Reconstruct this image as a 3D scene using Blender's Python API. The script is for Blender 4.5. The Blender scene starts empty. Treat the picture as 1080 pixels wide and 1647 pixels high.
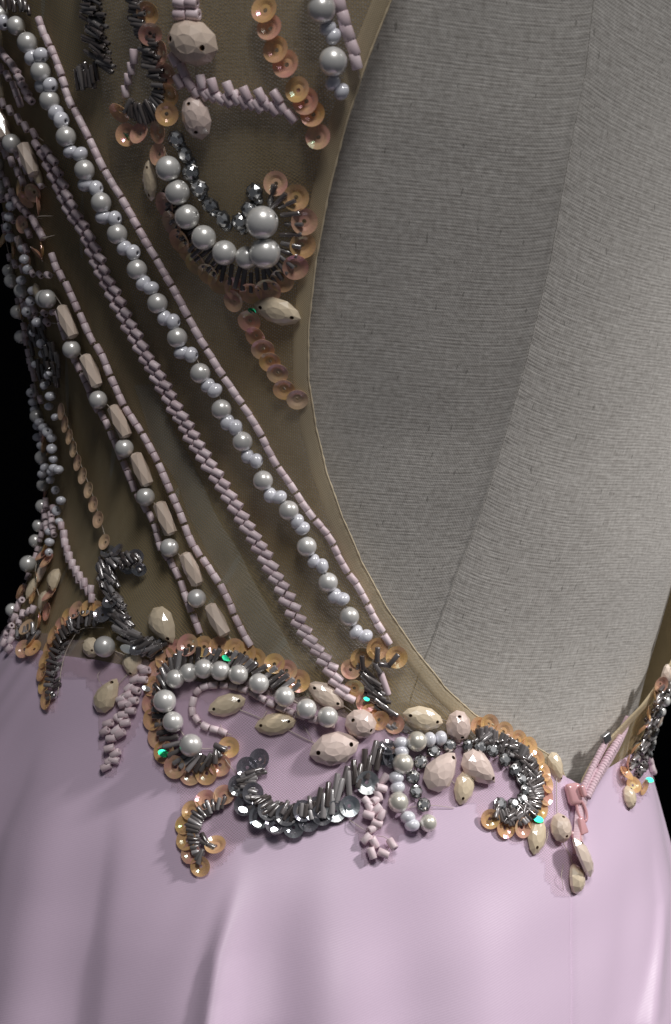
import bpy, bmesh, math, random
import numpy as np
from mathutils import Vector, Matrix
from mathutils.bvhtree import BVHTree

random.seed(7)
rnd = random.Random(11)
SC = bpy.context.scene
C = SC.collection

# ------------------------------------------------------------------ camera, world, lamps, exposure
F = 2273.0                    # focal length in photo pixels (photo 1080 x 1647)
CX, CY = 540.0, 823.5
CAMY = -0.50
cam = bpy.data.cameras.new('camera')
cam.sensor_fit = 'VERTICAL'
cam.angle = 2 * math.atan(CY / F)
cam.clip_start = 0.01
cam.clip_end = 50
cam.dof.use_dof = True
cam.dof.focus_distance = 0.50
cam.dof.aperture_fstop = 11.0
camo = bpy.data.objects.new('camera', cam)
camo.location = (0, CAMY, 0)
camo.rotation_euler = (math.radians(90), 0, 0)
C.objects.link(camo)
SC.camera = camo

w = bpy.data.worlds.new('World')
SC.world = w
w.use_nodes = True
bg = w.node_tree.nodes['Background']
bg.inputs['Color'].default_value = (0.80, 0.86, 1.0, 1)
bg.inputs['Strength'].default_value = 0.045

def area(name, loc, target, size, power, col):
    l = bpy.data.lights.new(name, 'AREA')
    l.shape = 'DISK'
    l.size = size
    l.energy = power
    l.color = col
    o = bpy.data.objects.new(name, l)
    o.location = loc
    o.rotation_euler = (Vector(target) - Vector(loc)).to_track_quat('-Z', 'Y').to_euler()
    C.objects.link(o)
    return o

def spot(name, loc, target, cone, radius, power, col):
    l = bpy.data.lights.new(name, 'SPOT')
    l.spot_size = math.radians(cone)
    l.spot_blend = 1.0
    l.shadow_soft_size = radius
    l.energy = power
    l.color = col
    o = bpy.data.objects.new(name, l)
    o.location = loc
    o.rotation_euler = (Vector(target) - Vector(loc)).to_track_quat('-Z', 'Y').to_euler()
    C.objects.link(o)
    return o
KEY = (1.26, -0.34, 0.90)
spot('key_lamp', KEY, (0.12, -0.02, -0.18), 23.5, 0.07, 100.0, (1.0, 0.97, 0.955))
TOP = (0.16, -0.86, 0.92)
area('ceiling_lamp', TOP, (0.0, 0.0, -0.08), 0.38, 8.6, (1.0, 0.98, 0.965))

SC.view_settings.view_transform = 'Standard'
SC.view_settings.look = 'None'
SC.view_settings.exposure = -0.14
SC.view_settings.gamma = 1.0
SC.view_settings.use_curve_mapping = False
SC.cycles.max_bounces = 8
SC.cycles.transparent_max_bounces = 12
SC.cycles.caustics_reflective = False
SC.cycles.caustics_refractive = False
SC.cycles.sample_clamp_indirect = 4.0

# ------------------------------------------------------------------ materials
def newmat(name):
    m = bpy.data.materials.new(name)
    m.use_nodes = True
    nt = m.node_tree
    b = nt.nodes['Principled BSDF']
    return m, nt, b

def N(nt, typ, **kw):
    n = nt.nodes.new(typ)
    for k, v in kw.items():
        setattr(n, k, v)
    return n

def math_node(nt, op, a, b=None, c=None):
    n = nt.nodes.new('ShaderNodeMath')
    n.operation = op
    for i, v in enumerate((a, b, c)):
        if v is None:
            continue
        if isinstance(v, (int, float)):
            n.inputs[i].default_value = v
        else:
            nt.links.new(v, n.inputs[i])
    return n.outputs[0]

def simple(name, col, rough=0.4, metal=0.0, coat=0.0, var=0.06, spec=0.5, sss=0.0, trans=0.0, alpha=1.0, film=0.0, coatr=0.05, noise=0.0, coatior=1.5):
    m, nt, b = newmat(name)
    info = N(nt, 'ShaderNodeObjectInfo')
    hsv = N(nt, 'ShaderNodeHueSaturation')
    hsv.inputs['Color'].default_value = (*col, 1)
    v = math_node(nt, 'MULTIPLY_ADD', info.outputs['Random'], 2 * var, 1 - var)
    if noise:
        tc = N(nt, 'ShaderNodeTexCoord')
        nz = N(nt, 'ShaderNodeTexNoise')
        nz.inputs['Scale'].default_value = 3.0
        nz.inputs['Detail'].default_value = 4.0
        nt.links.new(tc.outputs['Object'], nz.inputs['Vector'])
        k = math_node(nt, 'MULTIPLY_ADD', nz.outputs['Fac'], 2 * noise, 1 - noise)
        v = math_node(nt, 'MULTIPLY', v, k)
        r = math_node(nt, 'MULTIPLY_ADD', nz.outputs['Fac'], 0.3, rough - 0.15)
        nt.links.new(r, b.inputs['Roughness'])
    else:
        b.inputs['Roughness'].default_value = rough
    nt.links.new(v, hsv.inputs['Value'])
    s = math_node(nt, 'MULTIPLY_ADD', info.outputs['Random'], -2 * var, 1 + var)
    nt.links.new(s, hsv.inputs['Saturation'])
    nt.links.new(hsv.outputs['Color'], b.inputs['Base Color'])
    b.inputs['Metallic'].default_value = metal
    b.inputs['Specular IOR Level'].default_value = spec
    b.inputs['Coat Weight'].default_value = coat
    b.inputs['Coat Roughness'].default_value = coatr
    b.inputs['Coat IOR'].default_value = coatior
    b.inputs['Transmission Weight'].default_value = trans
    b.inputs['Alpha'].default_value = alpha
    if sss:
        b.inputs['Subsurface Weight'].default_value = sss
        b.inputs['Subsurface Radius'].default_value = (1, .8, .7)
        b.inputs['Subsurface Scale'].default_value = 0.0015
    if film:
        b.inputs['Thin Film Thickness'].default_value = film
        b.inputs['Thin Film IOR'].default_value = 1.6
    return m

M = {}
M['pearl'] = simple('pearl_lustre', (0.83, 0.81, 0.775), 0.36, 0.32, coat=1.0, var=0.10, coatr=0.14, coatior=2.1)
M['ivory_pearl'] = simple('ivory_pearl_lustre', (0.82, 0.78, 0.68), 0.36, 0.4, coat=1.0, var=0.05, coatr=0.14, coatior=2.1)
M['seed'] = simple('pale_blue_glass', (0.80, 0.80, 0.86), 0.22, var=0.06, coat=1.0, coatr=0.08, coatior=1.7)
M['pink'] = simple('matte_pink_glass', (0.82, 0.665, 0.70), 0.42, var=0.13, noise=0.05)
M['peach'] = simple('peach_resin', (0.79, 0.645, 0.535), 0.34, var=0.07, coat=0.9, coatr=0.07, coatior=1.6)
M['rose'] = simple('rose_resin', (0.82, 0.655, 0.585), 0.36, var=0.06, coat=0.9, coatr=0.07, coatior=1.6)
M['cream'] = simple('cream_resin', (0.79, 0.655, 0.47), 0.30, var=0.06, coat=0.9, coatr=0.07, coatior=1.6)
M['pit'] = simple('drilled_hole', (0.33, 0.22, 0.15), 0.8)
M['dark'] = simple('silver_lined_grey_glass', (0.135, 0.115, 0.11), 0.26, 0.18, coat=1.0, var=0.5, coatr=0.06, coatior=1.7)
M['grey'] = simple('clear_grey_glass', (0.29, 0.265, 0.265), 0.26, 0.18, coat=1.0, var=0.5, coatr=0.06, coatior=1.7)
M['crystal'] = simple('mirror_backed_crystal', (0.62, 0.63, 0.64), 0.22, 0.75, var=0.3, coat=1.0, coatr=0.1, coatior=1.8)
M['claw'] = simple('blackened_metal', (0.14, 0.135, 0.13), 0.3, 0.8)
M['thread'] = simple('nylon_thread', (0.62, 0.54, 0.46), 0.45, var=0.05)
M['zip_metal'] = simple('pink_lacquered_metal', (0.72, 0.40, 0.42), 0.22, var=0.0, coat=0.8)
M['steel'] = simple('dull_steel', (0.42, 0.41, 0.41), 0.3, 0.9)

def sequin_mat(name, c1, c2, film, alpha=0.88, metal=0.25, rough=0.16, coat=0.5):
    m, nt, b = newmat(name)
    info = N(nt, 'ShaderNodeObjectInfo')
    tc = N(nt, 'ShaderNodeTexCoord')
    nz = N(nt, 'ShaderNodeTexNoise')
    nz.inputs['Scale'].default_value = 1.6
    add = N(nt, 'ShaderNodeVectorMath', operation='ADD')
    nt.links.new(tc.outputs['Object'], add.inputs[0])
    mul = math_node(nt, 'MULTIPLY', info.outputs['Random'], 40.0)
    nt.links.new(mul, add.inputs[1])
    nt.links.new(add.outputs[0], nz.inputs['Vector'])
    mx = N(nt, 'ShaderNodeMix', data_type='RGBA')
    mx.inputs[6].default_value = (*c1, 1)
    mx.inputs[7].default_value = (*c2, 1)
    k = math_node(nt, 'MULTIPLY_ADD', nz.outputs['Fac'], 2.4, -0.7)
    cl = N(nt, 'ShaderNodeClamp')
    nt.links.new(k, cl.inputs[0])
    nt.links.new(cl.outputs[0], mx.inputs[0])
    nt.links.new(mx.outputs[2], b.inputs['Base Color'])
    b.inputs['Roughness'].default_value = rough
    b.inputs['Metallic'].default_value = metal
    b.inputs['Alpha'].default_value = alpha
    b.inputs['Coat Weight'].default_value = coat
    if film:
        fl = math_node(nt, 'MULTIPLY_ADD', info.outputs['Random'], 260.0, film)
        nt.links.new(fl, b.inputs['Thin Film Thickness'])
        b.inputs['Thin Film IOR'].default_value = 2.1
        b.inputs['IOR'].default_value = 1.7
    return m
M['sequin'] = sequin_mat('iridescent_peach_sequin', (0.95, 0.63, 0.24), (0.95, 0.57, 0.36), 380, 0.74, 0.05)
M['sequin_rose'] = sequin_mat('iridescent_rose_sequin', (0.92, 0.46, 0.40), (0.90, 0.62, 0.36), 450, 0.74, 0.05)
M['sequin_green'] = sequin_mat('green_flash_sequin', (0.02, 0.42, 0.12), (0.03, 0.36, 0.32), 0, 1.0, 1.0, 0.45, 0.0)  # green flash of the lamp painted as base colour, no thin film
M['sequin_dull'] = sequin_mat('pale_gold_sequin', (0.85, 0.58, 0.33), (0.86, 0.60, 0.42), 300, 0.92, 0.05, 0.3)
M['sequin_grey'] = sequin_mat('smoky_silver_sequin', (0.34, 0.34, 0.38), (0.48, 0.48, 0.52), 200, 0.72, 0.7, 0.12)
M['sequin_silver'] = sequin_mat('bright_silver_sequin', (0.70, 0.76, 0.82), (0.80, 0.82, 0.80), 0, 0.98, 0.95, 0.4, 0.0)

# linen of the dress form
def linen():
    m, nt, b = newmat('linen')
    uv = N(nt, 'ShaderNodeUVMap')
    sep = N(nt, 'ShaderNodeSeparateXYZ')
    nt.links.new(uv.outputs[0], sep.inputs[0])
    u, v = sep.outputs[0], sep.outputs[1]
    # slow wander of the weft
    n1 = N(nt, 'ShaderNodeTexNoise'); n1.inputs['Scale'].default_value = 28; n1.inputs['Detail'].default_value = 2
    nt.links.new(uv.outputs[0], n1.inputs['Vector'])
    vw = math_node(nt, 'MULTIPLY_ADD', n1.outputs['Fac'], 0.0022, v)
    weft = math_node(nt, 'SINE', math_node(nt, 'MULTIPLY', vw, 2 * math.pi / 0.00112))
    warp = math_node(nt, 'SINE', math_node(nt, 'MULTIPLY', u, 2 * math.pi / 0.00075))
    # slubs: noise stretched along the weft and along the warp
    def stretched(su, sv, det=3):
        mp = N(nt, 'ShaderNodeMapping')
        mp.inputs['Scale'].default_value = (su, sv, 1)
        nt.links.new(uv.outputs[0], mp.inputs[0])
        n = N(nt, 'ShaderNodeTexNoise'); n.inputs['Scale'].default_value = 1; n.inputs['Detail'].default_value = det
        nt.links.new(mp.outputs[0], n.inputs['Vector'])
        return n.outputs['Fac']
    s1 = stretched(120, 1500)
    s2 = stretched(1100, 160)
    s3 = stretched(500, 700)
    s4 = stretched(40, 40)
    t = math_node(nt, 'MULTIPLY_ADD', weft, 0.13, 0.5)
    t = math_node(nt, 'MULTIPLY_ADD', math_node(nt, 'MULTIPLY', weft, warp), 0.16, t)
    t = math_node(nt, 'ADD', t, math_node(nt, 'MULTIPLY_ADD', s1, 1.1, -0.55))
    t = math_node(nt, 'ADD', t, math_node(nt, 'MULTIPLY_ADD', s2, 0.7, -0.35))
    t = math_node(nt, 'ADD', t, math_node(nt, 'MULTIPLY_ADD', s3, 1.2, -0.6))
    ramp = N(nt, 'ShaderNodeValToRGB')
    ramp.color_ramp.elements[0].position = 0.0
    ramp.color_ramp.elements[0].color = (0.33, 0.308, 0.28, 1)
    ramp.color_ramp.elements[1].position = 1.0
    ramp.color_ramp.elements[1].color = (0.61, 0.585, 0.545, 1)
    nt.links.new(t, ramp.inputs[0])
    # occasional dark slub fleck
    fl = math_node(nt, 'GREATER_THAN', stretched(700, 200, 1), 0.735)
    mx = N(nt, 'ShaderNodeMix', data_type='RGBA')
    nt.links.new(math_node(nt, 'MULTIPLY', fl, 0.55), mx.inputs[0])
    nt.links.new(ramp.outputs[0], mx.inputs[6])
    mx.inputs[7].default_value = (0.16, 0.15, 0.135, 1)
    hs = N(nt, 'ShaderNodeHueSaturation')
    nt.links.new(mx.outputs[2], hs.inputs['Color'])
    nt.links.new(math_node(nt, 'MULTIPLY_ADD', s4, 0.24, 0.88), hs.inputs['Value'])
    nt.links.new(hs.outputs[0], b.inputs['Base Color'])
    b.inputs['Roughness'].default_value = 0.85
    b.inputs['Specular IOR Level'].default_value = 0.25
    b.inputs['Sheen Weight'].default_value = 0.15
    bp = N(nt, 'ShaderNodeBump')
    bp.inputs['Strength'].default_value = 0.4
    bp.inputs['Distance'].default_value = 0.00022
    nt.links.new(t, bp.inputs['Height'])
    nt.links.new(bp.outputs[0], b.inputs['Normal'])
    return m
M['linen'] = linen()

def net(name, col, lo, hi, pitch=0.00085, transl=0.35, patch=0.12):
    m, nt, b = newmat(name)
    nt.nodes.remove(b)
    out = nt.nodes['Material Output']
    uv = N(nt, 'ShaderNodeUVMap')
    nz = N(nt, 'ShaderNodeTexNoise'); nz.inputs['Scale'].default_value = 60; nz.inputs['Detail'].default_value = 2
    nt.links.new(uv.outputs[0], nz.inputs['Vector'])
    vm = N(nt, 'ShaderNodeVectorMath', operation='MULTIPLY_ADD')
    nt.links.new(nz.outputs['Color'], vm.inputs[0])
    vm.inputs[1].default_value = (0.0015, 0.0015, 0)
    nt.links.new(uv.outputs[0], vm.inputs[2])
    sep = N(nt, 'ShaderNodeSeparateXYZ')
    nt.links.new(vm.outputs[0], sep.inputs[0])
    k = 2 * math.pi / pitch
    a = math_node(nt, 'SINE', math_node(nt, 'MULTIPLY', sep.outputs[0], k))
    c = math_node(nt, 'SINE', math_node(nt, 'MULTIPLY', sep.outputs[1], k * 1.12))
    hole = math_node(nt, 'MULTIPLY_ADD', math_node(nt, 'MULTIPLY', a, c), 0.5, 0.5)
    hole = math_node(nt, 'POWER', math_node(nt, 'ABSOLUTE', hole), 1.2)
    n2 = N(nt, 'ShaderNodeTexNoise'); n2.inputs['Scale'].default_value = 22; n2.inputs['Detail'].default_value = 3
    nt.links.new(uv.outputs[0], n2.inputs['Vector'])
    op = math_node(nt, 'MULTIPLY_ADD', hole, lo - hi, hi)
    op = math_node(nt, 'ADD', op, math_node(nt, 'MULTIPLY_ADD', n2.outputs['Fac'], 2 * patch, -patch))
    cl = N(nt, 'ShaderNodeClamp')
    nt.links.new(op, cl.inputs[0])
    d = N(nt, 'ShaderNodeBsdfDiffuse'); d.inputs[0].default_value = (*col, 1)
    t = N(nt, 'ShaderNodeBsdfTranslucent'); t.inputs[0].default_value = (*col, 1)
    mx = N(nt, 'ShaderNodeMixShader'); mx.inputs[0].default_value = transl
    nt.links.new(d.outputs[0], mx.inputs[1]); nt.links.new(t.outputs[0], mx.inputs[2])
    tr = N(nt, 'ShaderNodeBsdfTransparent')
    m2 = N(nt, 'ShaderNodeMixShader')
    nt.links.new(cl.outputs[0], m2.inputs[0])
    nt.links.new(tr.outputs[0], m2.inputs[1]); nt.links.new(mx.outputs[0], m2.inputs[2])
    nt.links.new(m2.outputs[0], out.inputs['Surface'])
    bp = N(nt, 'ShaderNodeBump'); bp.inputs['Strength'].default_value = 0.4; bp.inputs['Distance'].default_value = 0.0001
    nt.links.new(hole, bp.inputs['Height'])
    nt.links.new(bp.outputs[0], d.inputs['Normal'])
    return m
M['net'] = net('tan_net', (0.54, 0.42, 0.235), 0.0, 0.88, 0.00118)
M['net_under'] = net('pale_olive_net', (0.58, 0.55, 0.44), 0.3, 0.85, 0.0011)
M['binding'] = net('tan_binding', (0.66, 0.55, 0.37), 0.35, 0.90, 0.0008, 0.2, 0.12)
M['cord'] = simple('tan_cord', (0.58, 0.48, 0.32), 0.8)
M['net_pink'] = net('pink_net', (0.70, 0.55, 0.60), 0.02, 0.42, 0.00105, 0.3, 0.12)

def cloth(name, col, rough, sheen, scale, bump=0.25, tilt=0.35, vari=0.08):
    m, nt, b = newmat(name)
    uv = N(nt, 'ShaderNodeUVMap')
    sep = N(nt, 'ShaderNodeSeparateXYZ')
    nt.links.new(uv.outputs[0], sep.inputs[0])
    d = math_node(nt, 'MULTIPLY_ADD', sep.outputs[0], tilt, sep.outputs[1])
    wv = math_node(nt, 'SINE', math_node(nt, 'MULTIPLY', d, 2 * math.pi / scale))
    n = N(nt, 'ShaderNodeTexNoise'); n.inputs['Scale'].default_value = 900; n.inputs['Detail'].default_value = 2
    nt.links.new(uv.outputs[0], n.inputs['Vector'])
    h = math_node(nt, 'MULTIPLY_ADD', n.outputs['Fac'], 1.2, math_node(nt, 'MULTIPLY', wv, 0.5))
    n2 = N(nt, 'ShaderNodeTexNoise'); n2.inputs['Scale'].default_value = 14; n2.inputs['Detail'].default_value = 3
    nt.links.new(uv.outputs[0], n2.inputs['Vector'])
    hs = N(nt, 'ShaderNodeHueSaturation'); hs.inputs['Color'].default_value = (*col, 1)
    val = math_node(nt, 'MULTIPLY_ADD', n2.outputs['Fac'], 2 * vari, 1 - vari)
    val = math_node(nt, 'ADD', val, math_node(nt, 'MULTIPLY_ADD', h, 0.03, -0.02))
    nt.links.new(val, hs.inputs['Value'])
    nt.links.new(hs.outputs[0], b.inputs['Base Color'])
    b.inputs['Roughness'].default_value = rough
    b.inputs['Sheen Weight'].default_value = sheen
    b.inputs['Sheen Roughness'].default_value = 0.4
    bp = N(nt, 'ShaderNodeBump'); bp.inputs['Strength'].default_value = bump; bp.inputs['Distance'].default_value = 0.00015
    nt.links.new(h, bp.inputs['Height'])
    nt.links.new(bp.outputs[0], b.inputs['Normal'])
    return m
M['skirt'] = cloth('lilac_pink_chiffon', (0.68, 0.53, 0.675), 0.42, 0.35, 0.0008, 0.07, 0.35, 0.06)
M['tape'] = cloth('pink_zip_tape', (0.68, 0.49, 0.55), 0.7, 0.2, 0.0009, 0.3, 0.0)
M['lining'] = cloth('pink_lining', (0.42, 0.27, 0.25), 0.7, 0.1, 0.0011)
M['black'] = simple('black_velvet', (0.004, 0.004, 0.005), 1.0, spec=0.0)

# ------------------------------------------------------------------ mesh helpers
def mesh_obj(name, verts, faces, mat, parent=None, uvs=None, smooth=True, kind=None):
    me = bpy.data.meshes.new(name)
    me.from_pydata([tuple(v) for v in verts], [], faces)
    if uvs is not None:
        lay = me.uv_layers.new(name='UVMap')
        idx = np.empty(len(me.loops), dtype=np.int32)
        me.loops.foreach_get('vertex_index', idx)
        lay.data.foreach_set('uv', np.asarray(uvs, dtype=np.float32)[idx].ravel())
    if smooth:
        me.polygons.foreach_set('use_smooth', [True] * len(me.polygons))
    for mm in (mat if isinstance(mat, (list, tuple)) else [mat]):
        me.materials.append(mm)
    me.update()
    o = bpy.data.objects.new(name, me)
    C.objects.link(o)
    if parent is not None:
        o.parent = parent
        o.matrix_parent_inverse = ROOTINV.get(parent.name, Matrix.Identity(4))
    if kind:
        o['kind'] = kind
    return o
ROOTINV = {}

def grid_faces(nr, nc):
    f = []
    for r in range(nr - 1):
        for c in range(nc - 1):
            a = r * nc + c
            f.append((a, a + 1, a + nc + 1, a + nc))
    return f

def thing(name, label, cat, loc):
    o = bpy.data.objects.new(name, None)
    o.location = loc
    o.empty_display_size = 0.02
    C.objects.link(o)
    o['label'] = label
    o['category'] = cat
    ROOTINV[o.name] = Matrix.Translation(Vector(loc)).inverted()
    return o

# ------------------------------------------------------------------ body surface
DY = 0.60        # camera to the body axis
YC = CAMY + DY   # 0.10
def tab(pairs):
    xs = [p[0] for p in pairs]; ys = [p[1] for p in pairs]
    return lambda v: np.interp(v, xs, ys)
def smooth_tab(pairs, sig=55.0):
    t = tab(pairs)
    off = np.linspace(-2.2, 2.2, 15) * sig
    wt = np.exp(-0.5 * (off / sig) ** 2); wt /= wt.sum()
    return lambda v: sum(wi * t(np.asarray(v) + oi) for oi, wi in zip(off, wt))
SIL_L = smooth_tab([(-600, -150), (-300, -110), (0, -52), (200, -22), (400, 18), (500, 38), (600, 58), (700, 74), (800, 82), (900, 64), (1000, 24), (1060, -8), (1150, -58), (1300, -140), (1647, -330), (2200, -560), (2800, -760)], 28)
SIL_R = smooth_tab([(-600, 1290), (-300, 1270), (0, 1235), (500, 1170), (900, 1108), (1040, 1068), (1100, 1050), (1190, 1030), (1240, 1034), (1335, 1060), (1500, 1094), (1647, 1128), (2200, 1300), (2800, 1430)], 28)
BULGE = smooth_tab([(-600, .105), (-300, .100), (0, .084), (250, .062), (500, .037), (700, .019), (900, .006), (1050, 0), (1150, 0), (1230, .002), (1300, .007), (1400, .016), (1647, .040), (2200, .085), (2800, .12)], 40)

ZS = np.linspace(0.30, -0.46, 400)
def _solve():
    A = []; X = []; B = []
    for z in ZS:
        py = CY - z * F / 0.575
        pyf = CY - z * F / 0.49
        b = 0.10 + float(BULGE(pyf))
        tl = (float(SIL_L(py)) - CX) / F; tr = (float(SIL_R(py)) - CX) / F
        a = 0.12
        for _ in range(30):
            s = math.sqrt(a * a + tl * tl * b * b) + math.sqrt(a * a + tr * tr * b * b)
            a *= ((tr - tl) * DY) / s
        cx = tl * DY + math.sqrt(a * a + tl * tl * b * b)
        A.append(a); X.append(cx); B.append(b)
    return np.array(A), np.array(X), np.array(B)
A_, X_, B_ = _solve()
def ab(z):
    zz = -np.asarray(z)
    return np.interp(zz, -ZS, A_), np.interp(zz, -ZS, X_), np.interp(zz, -ZS, B_)
def body(th, z, off=0.0):
    """outer surface of the dress; th 0 = right, pi/2 = toward camera, pi = left"""
    a, cx, b = ab(z)
    c, s = np.cos(th), np.sin(th)
    bb = np.where(s > 0, b, 0.10)
    nx, ny = c / a, s / bb
    l = np.sqrt(nx * nx + ny * ny)
    x = cx + a * c + off * nx / l
    y = YC - bb * s - off * ny / l
    return np.stack([x, y, np.broadcast_to(z, np.shape(x))], -1)

def theta_of(p):
    a, cx, b = ab(p[2])
    return math.atan2((YC - p[1]) / b, (p[0] - cx) / a)

def front_bvh(fn, z0, z1, t0=-0.35, t1=math.pi + 0.35, nz=260, nth=300):
    th = np.linspace(t0, t1, nth); z = np.linspace(z0, z1, nz)
    T, Z = np.meshgrid(th, z)
    P = fn(T, Z).reshape(-1, 3)
    return BVHTree.FromPolygons([tuple(p) for p in P], grid_faces(nz, nth))
BODY = front_bvh(lambda t, z: body(t, z), 0.29, -0.44)
EYE = Vector((0, CAMY, 0))
def ray(px, py):
    return Vector(((px - CX) / F, 1, (CY - py) / F)).normalized()
def hit(bvh, px, py):
    for k in range(40):
        l, n, i, d = bvh.ray_cast(EYE, ray(px, py))
        if l is not None:
            if n.dot(ray(px, py)) > 0:
                n = -n
            return l, n
        px += 3 if px < 540 else -3     # just past the silhouette: step back onto the cloth
    raise RuntimeError('no surface at %s %s' % (px, py))
def curve_thz(pts):
    """photo polyline -> functions theta(z) on the body"""
    L = []
    for x, y in pts:
        p, n = hit(BODY, x, y)
        L.append((p.z, theta_of(p)))
    L.sort(reverse=True)
    zs = np.array([-q[0] for q in L]); ts = np.array([q[1] for q in L])
    return lambda z: np.interp(-np.asarray(z), zs, ts)

# ------------------------------------------------------------------ setting
mesh_obj('backdrop', [(-3, 1.6, -2), (3, 1.6, -2), (3, 1.6, 2.2), (-3, 1.6, 2.2)], [(0, 1, 2, 3)], M['black'])['kind'] = 'structure'  # added black sheet in place of the dark void, blocks the world light

# ------------------------------------------------------------------ dress form
form = thing('dress_form', 'grey linen covered dress form torso inside the open back of the gown', 'dress form', (0.01, YC, -0.30))
SEAM = curve_thz([(985, -260), (968, 0), (955, 110), (930, 230), (895, 420), (850, 600), (800, 765), (742, 920), (690, 1060), (668, 1120), (650, 1200)])
def form_pt(T, Z):
    d = (T - SEAM(Z)) * 0.115
    pyf = CY - Z * F / 0.49
    h = np.interp(pyf, [0, 300, 700, 1000, 1150], [0.0110, 0.0110, 0.0080, 0.0036, 0.0012])
    step = np.where(d > 0, h * (1 - np.exp(-(np.maximum(d, 0) / 0.020) ** 1.0)), 0.0)
    bulge = 0.0016 * np.exp(-((d - 0.055) / 0.025) ** 2)
    groove = 0.00015 * np.exp(-(d / 0.0011) ** 2)
    pk = 0.00007 * np.sin(Z * 2 * np.pi / 0.0058 + 2.0 * np.sin(Z * 170)) * np.exp(-np.abs(d) / 0.004)
    low = np.interp(Z, [-0.16, -0.10, -0.085, 0.3], [0.035, 0.006, 0.0035, 0.0035])
    return body(T, Z, -(low + step + groove) + pk + bulge)
def form_panel(name, sgn):
    nz, nt_ = 300, 170
    z = np.linspace(0.28, -0.17, nz)
    s = np.linspace(0, 1, nt_) ** 1.7 * math.pi
    T = SEAM(z)[:, None] + sgn * s[None, :]
    Z = np.repeat(z[:, None], nt_, 1)
    P = form_pt(T, Z)
    d = sgn * s[None, :] * 0.115 + 0 * Z
    v = Z + 0.085 * P[..., 0] - 0.0035 * np.exp(-np.abs(d) / 0.008) + 0.012 * np.where(d < 0, np.exp(-((d + 0.03) / 0.03) ** 2), 0) * 0.25
    uv = np.stack([d, v], -1).reshape(-1, 2)
    f = grid_faces(nz, nt_)
    if sgn > 0:
        f = [t[::-1] for t in f]
    return mesh_obj(name, P.reshape(-1, 3), f, M['linen'], form, uv)
form_panel('side_panel', 1)
form_panel('back_panel', -1)

def tube(path, r, segs=6, closed_ends=True):
    path = [Vector(p) for p in path]
    V = []; Fc = []
    up = Vector((0.13, -0.9, 0.4))
    n = len(path)
    for i, p in enumerate(path):
        t = (path[min(i + 1, n - 1)] - path[max(i - 1, 0)])
        if t.length < 1e-9:
            t = Vector((0, 0, 1))
        t.normalize()
        a = t.cross(up)
        if a.length < 1e-4:
            a = t.cross(Vector((1, 0, 0)))
        a.normalize(); b = t.cross(a)
        rr = r(i / (n - 1)) if callable(r) else r
        for k in range(segs):
            an = 2 * math.pi * k / segs
            V.append(p + a * (rr * math.cos(an)) + b * (rr * math.sin(an)))
    for i in range(n - 1):
        for k in range(segs):
            k2 = (k + 1) % segs
            Fc.append((i * segs + k, i * segs + k2, (i + 1) * segs + k2, (i + 1) * segs + k))
    if closed_ends:
        Fc.append(tuple(range(segs))[::-1]); Fc.append(tuple((n - 1) * segs + k for k in range(segs)))
    return V, Fc
def multi_tube(paths, r, segs=5):
    V = []; Fc = []
    for p in paths:
        v, f = tube(p, r, segs)
        o = len(V); V += v; Fc += [tuple(i + o for i in q) for q in f]
    return V, Fc

sz = np.linspace(0.25, -0.09, 400)
V, Fc = tube([Vector(form_pt(np.array(SEAM(q)), np.array(q))) + Vector((-0.0001, -0.00022 , 0)) for q in sz],
             lambda t: (0.00022 + 0.00007 * math.sin(t * 300) ** 2) * (1 - 0.55 * t), 6)
mesh_obj('seam_ridge', V, Fc, M['linen'], form, [(v.x, v.z) for v in V])

# ------------------------------------------------------------------ gown
gown = thing('gown', 'lilac pink evening gown with low beaded net back, pearls and sequins, zipped at centre back', 'gown', (0.01, YC, -0.44))

TOPC = [(-25, 1012), (30, 1030), (90, 1052), (150, 1060), (200, 1070), (260, 1084), (320, 1098), (400, 1112), (480, 1136), (560, 1160), (640, 1180), (720, 1192), (800, 1206), (860, 1230), (914, 1262), (960, 1240), (1000, 1215), (1055, 1205)]
_t = []
for x, y in TOPC:
    p, n = hit(BODY, x, y)
    _t.append((theta_of(p), p.z))
_t.sort()
TT = np.array([q[0] for q in _t]); TZ = np.array([q[1] for q in _t])
def ztop(th):
    return np.interp(th, TT, TZ)
EDGE_L = [(672, -160), (630, 0), (590, 100), (556, 200), (528, 310), (508, 420), (497, 530), (497, 610), (508, 690), (525, 760), (550, 830), (582, 905), (620, 975), (668, 1045), (715, 1105), (765, 1150), (815, 1178), (860, 1198), (895, 1222), (908, 1250), (912, 1290)]
EDGE_R = [(1092, 980), (1082, 1000), (1068, 1035), (1046, 1078), (1020, 1118), (994, 1152), (968, 1186), (948, 1220), (935, 1255), (928, 1290)]
eL = curve_thz(EDGE_L)

NET_OFF = 0.0
zTop, zBot = 0.25, -0.112
def net_panel(name, mat, lefttheta, righttheta, off, z0, z1, nz, nth, kind=None, ripple=0.0):
    z = np.linspace(z0, z1, nz)
    s = np.linspace(0, 1, nth)
    T = righttheta(z)[:, None] * (1 - s) + lefttheta(z)[:, None] * s
    Z = np.repeat(z[:, None], nth, 1)
    o = off(T, Z) if callable(off) else off
    o = o - 0.010 * np.clip((ztop(T) - 0.003 - Z) / 0.012, 0, 1)
    P = body(T, Z, o)
    uv = np.stack([T * 0.115, Z - 0.10 * P[..., 0]], -1).reshape(-1, 2)
    return mesh_obj(name, P.reshape(-1, 3), grid_faces(nz, nth), mat, gown, uv)

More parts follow.
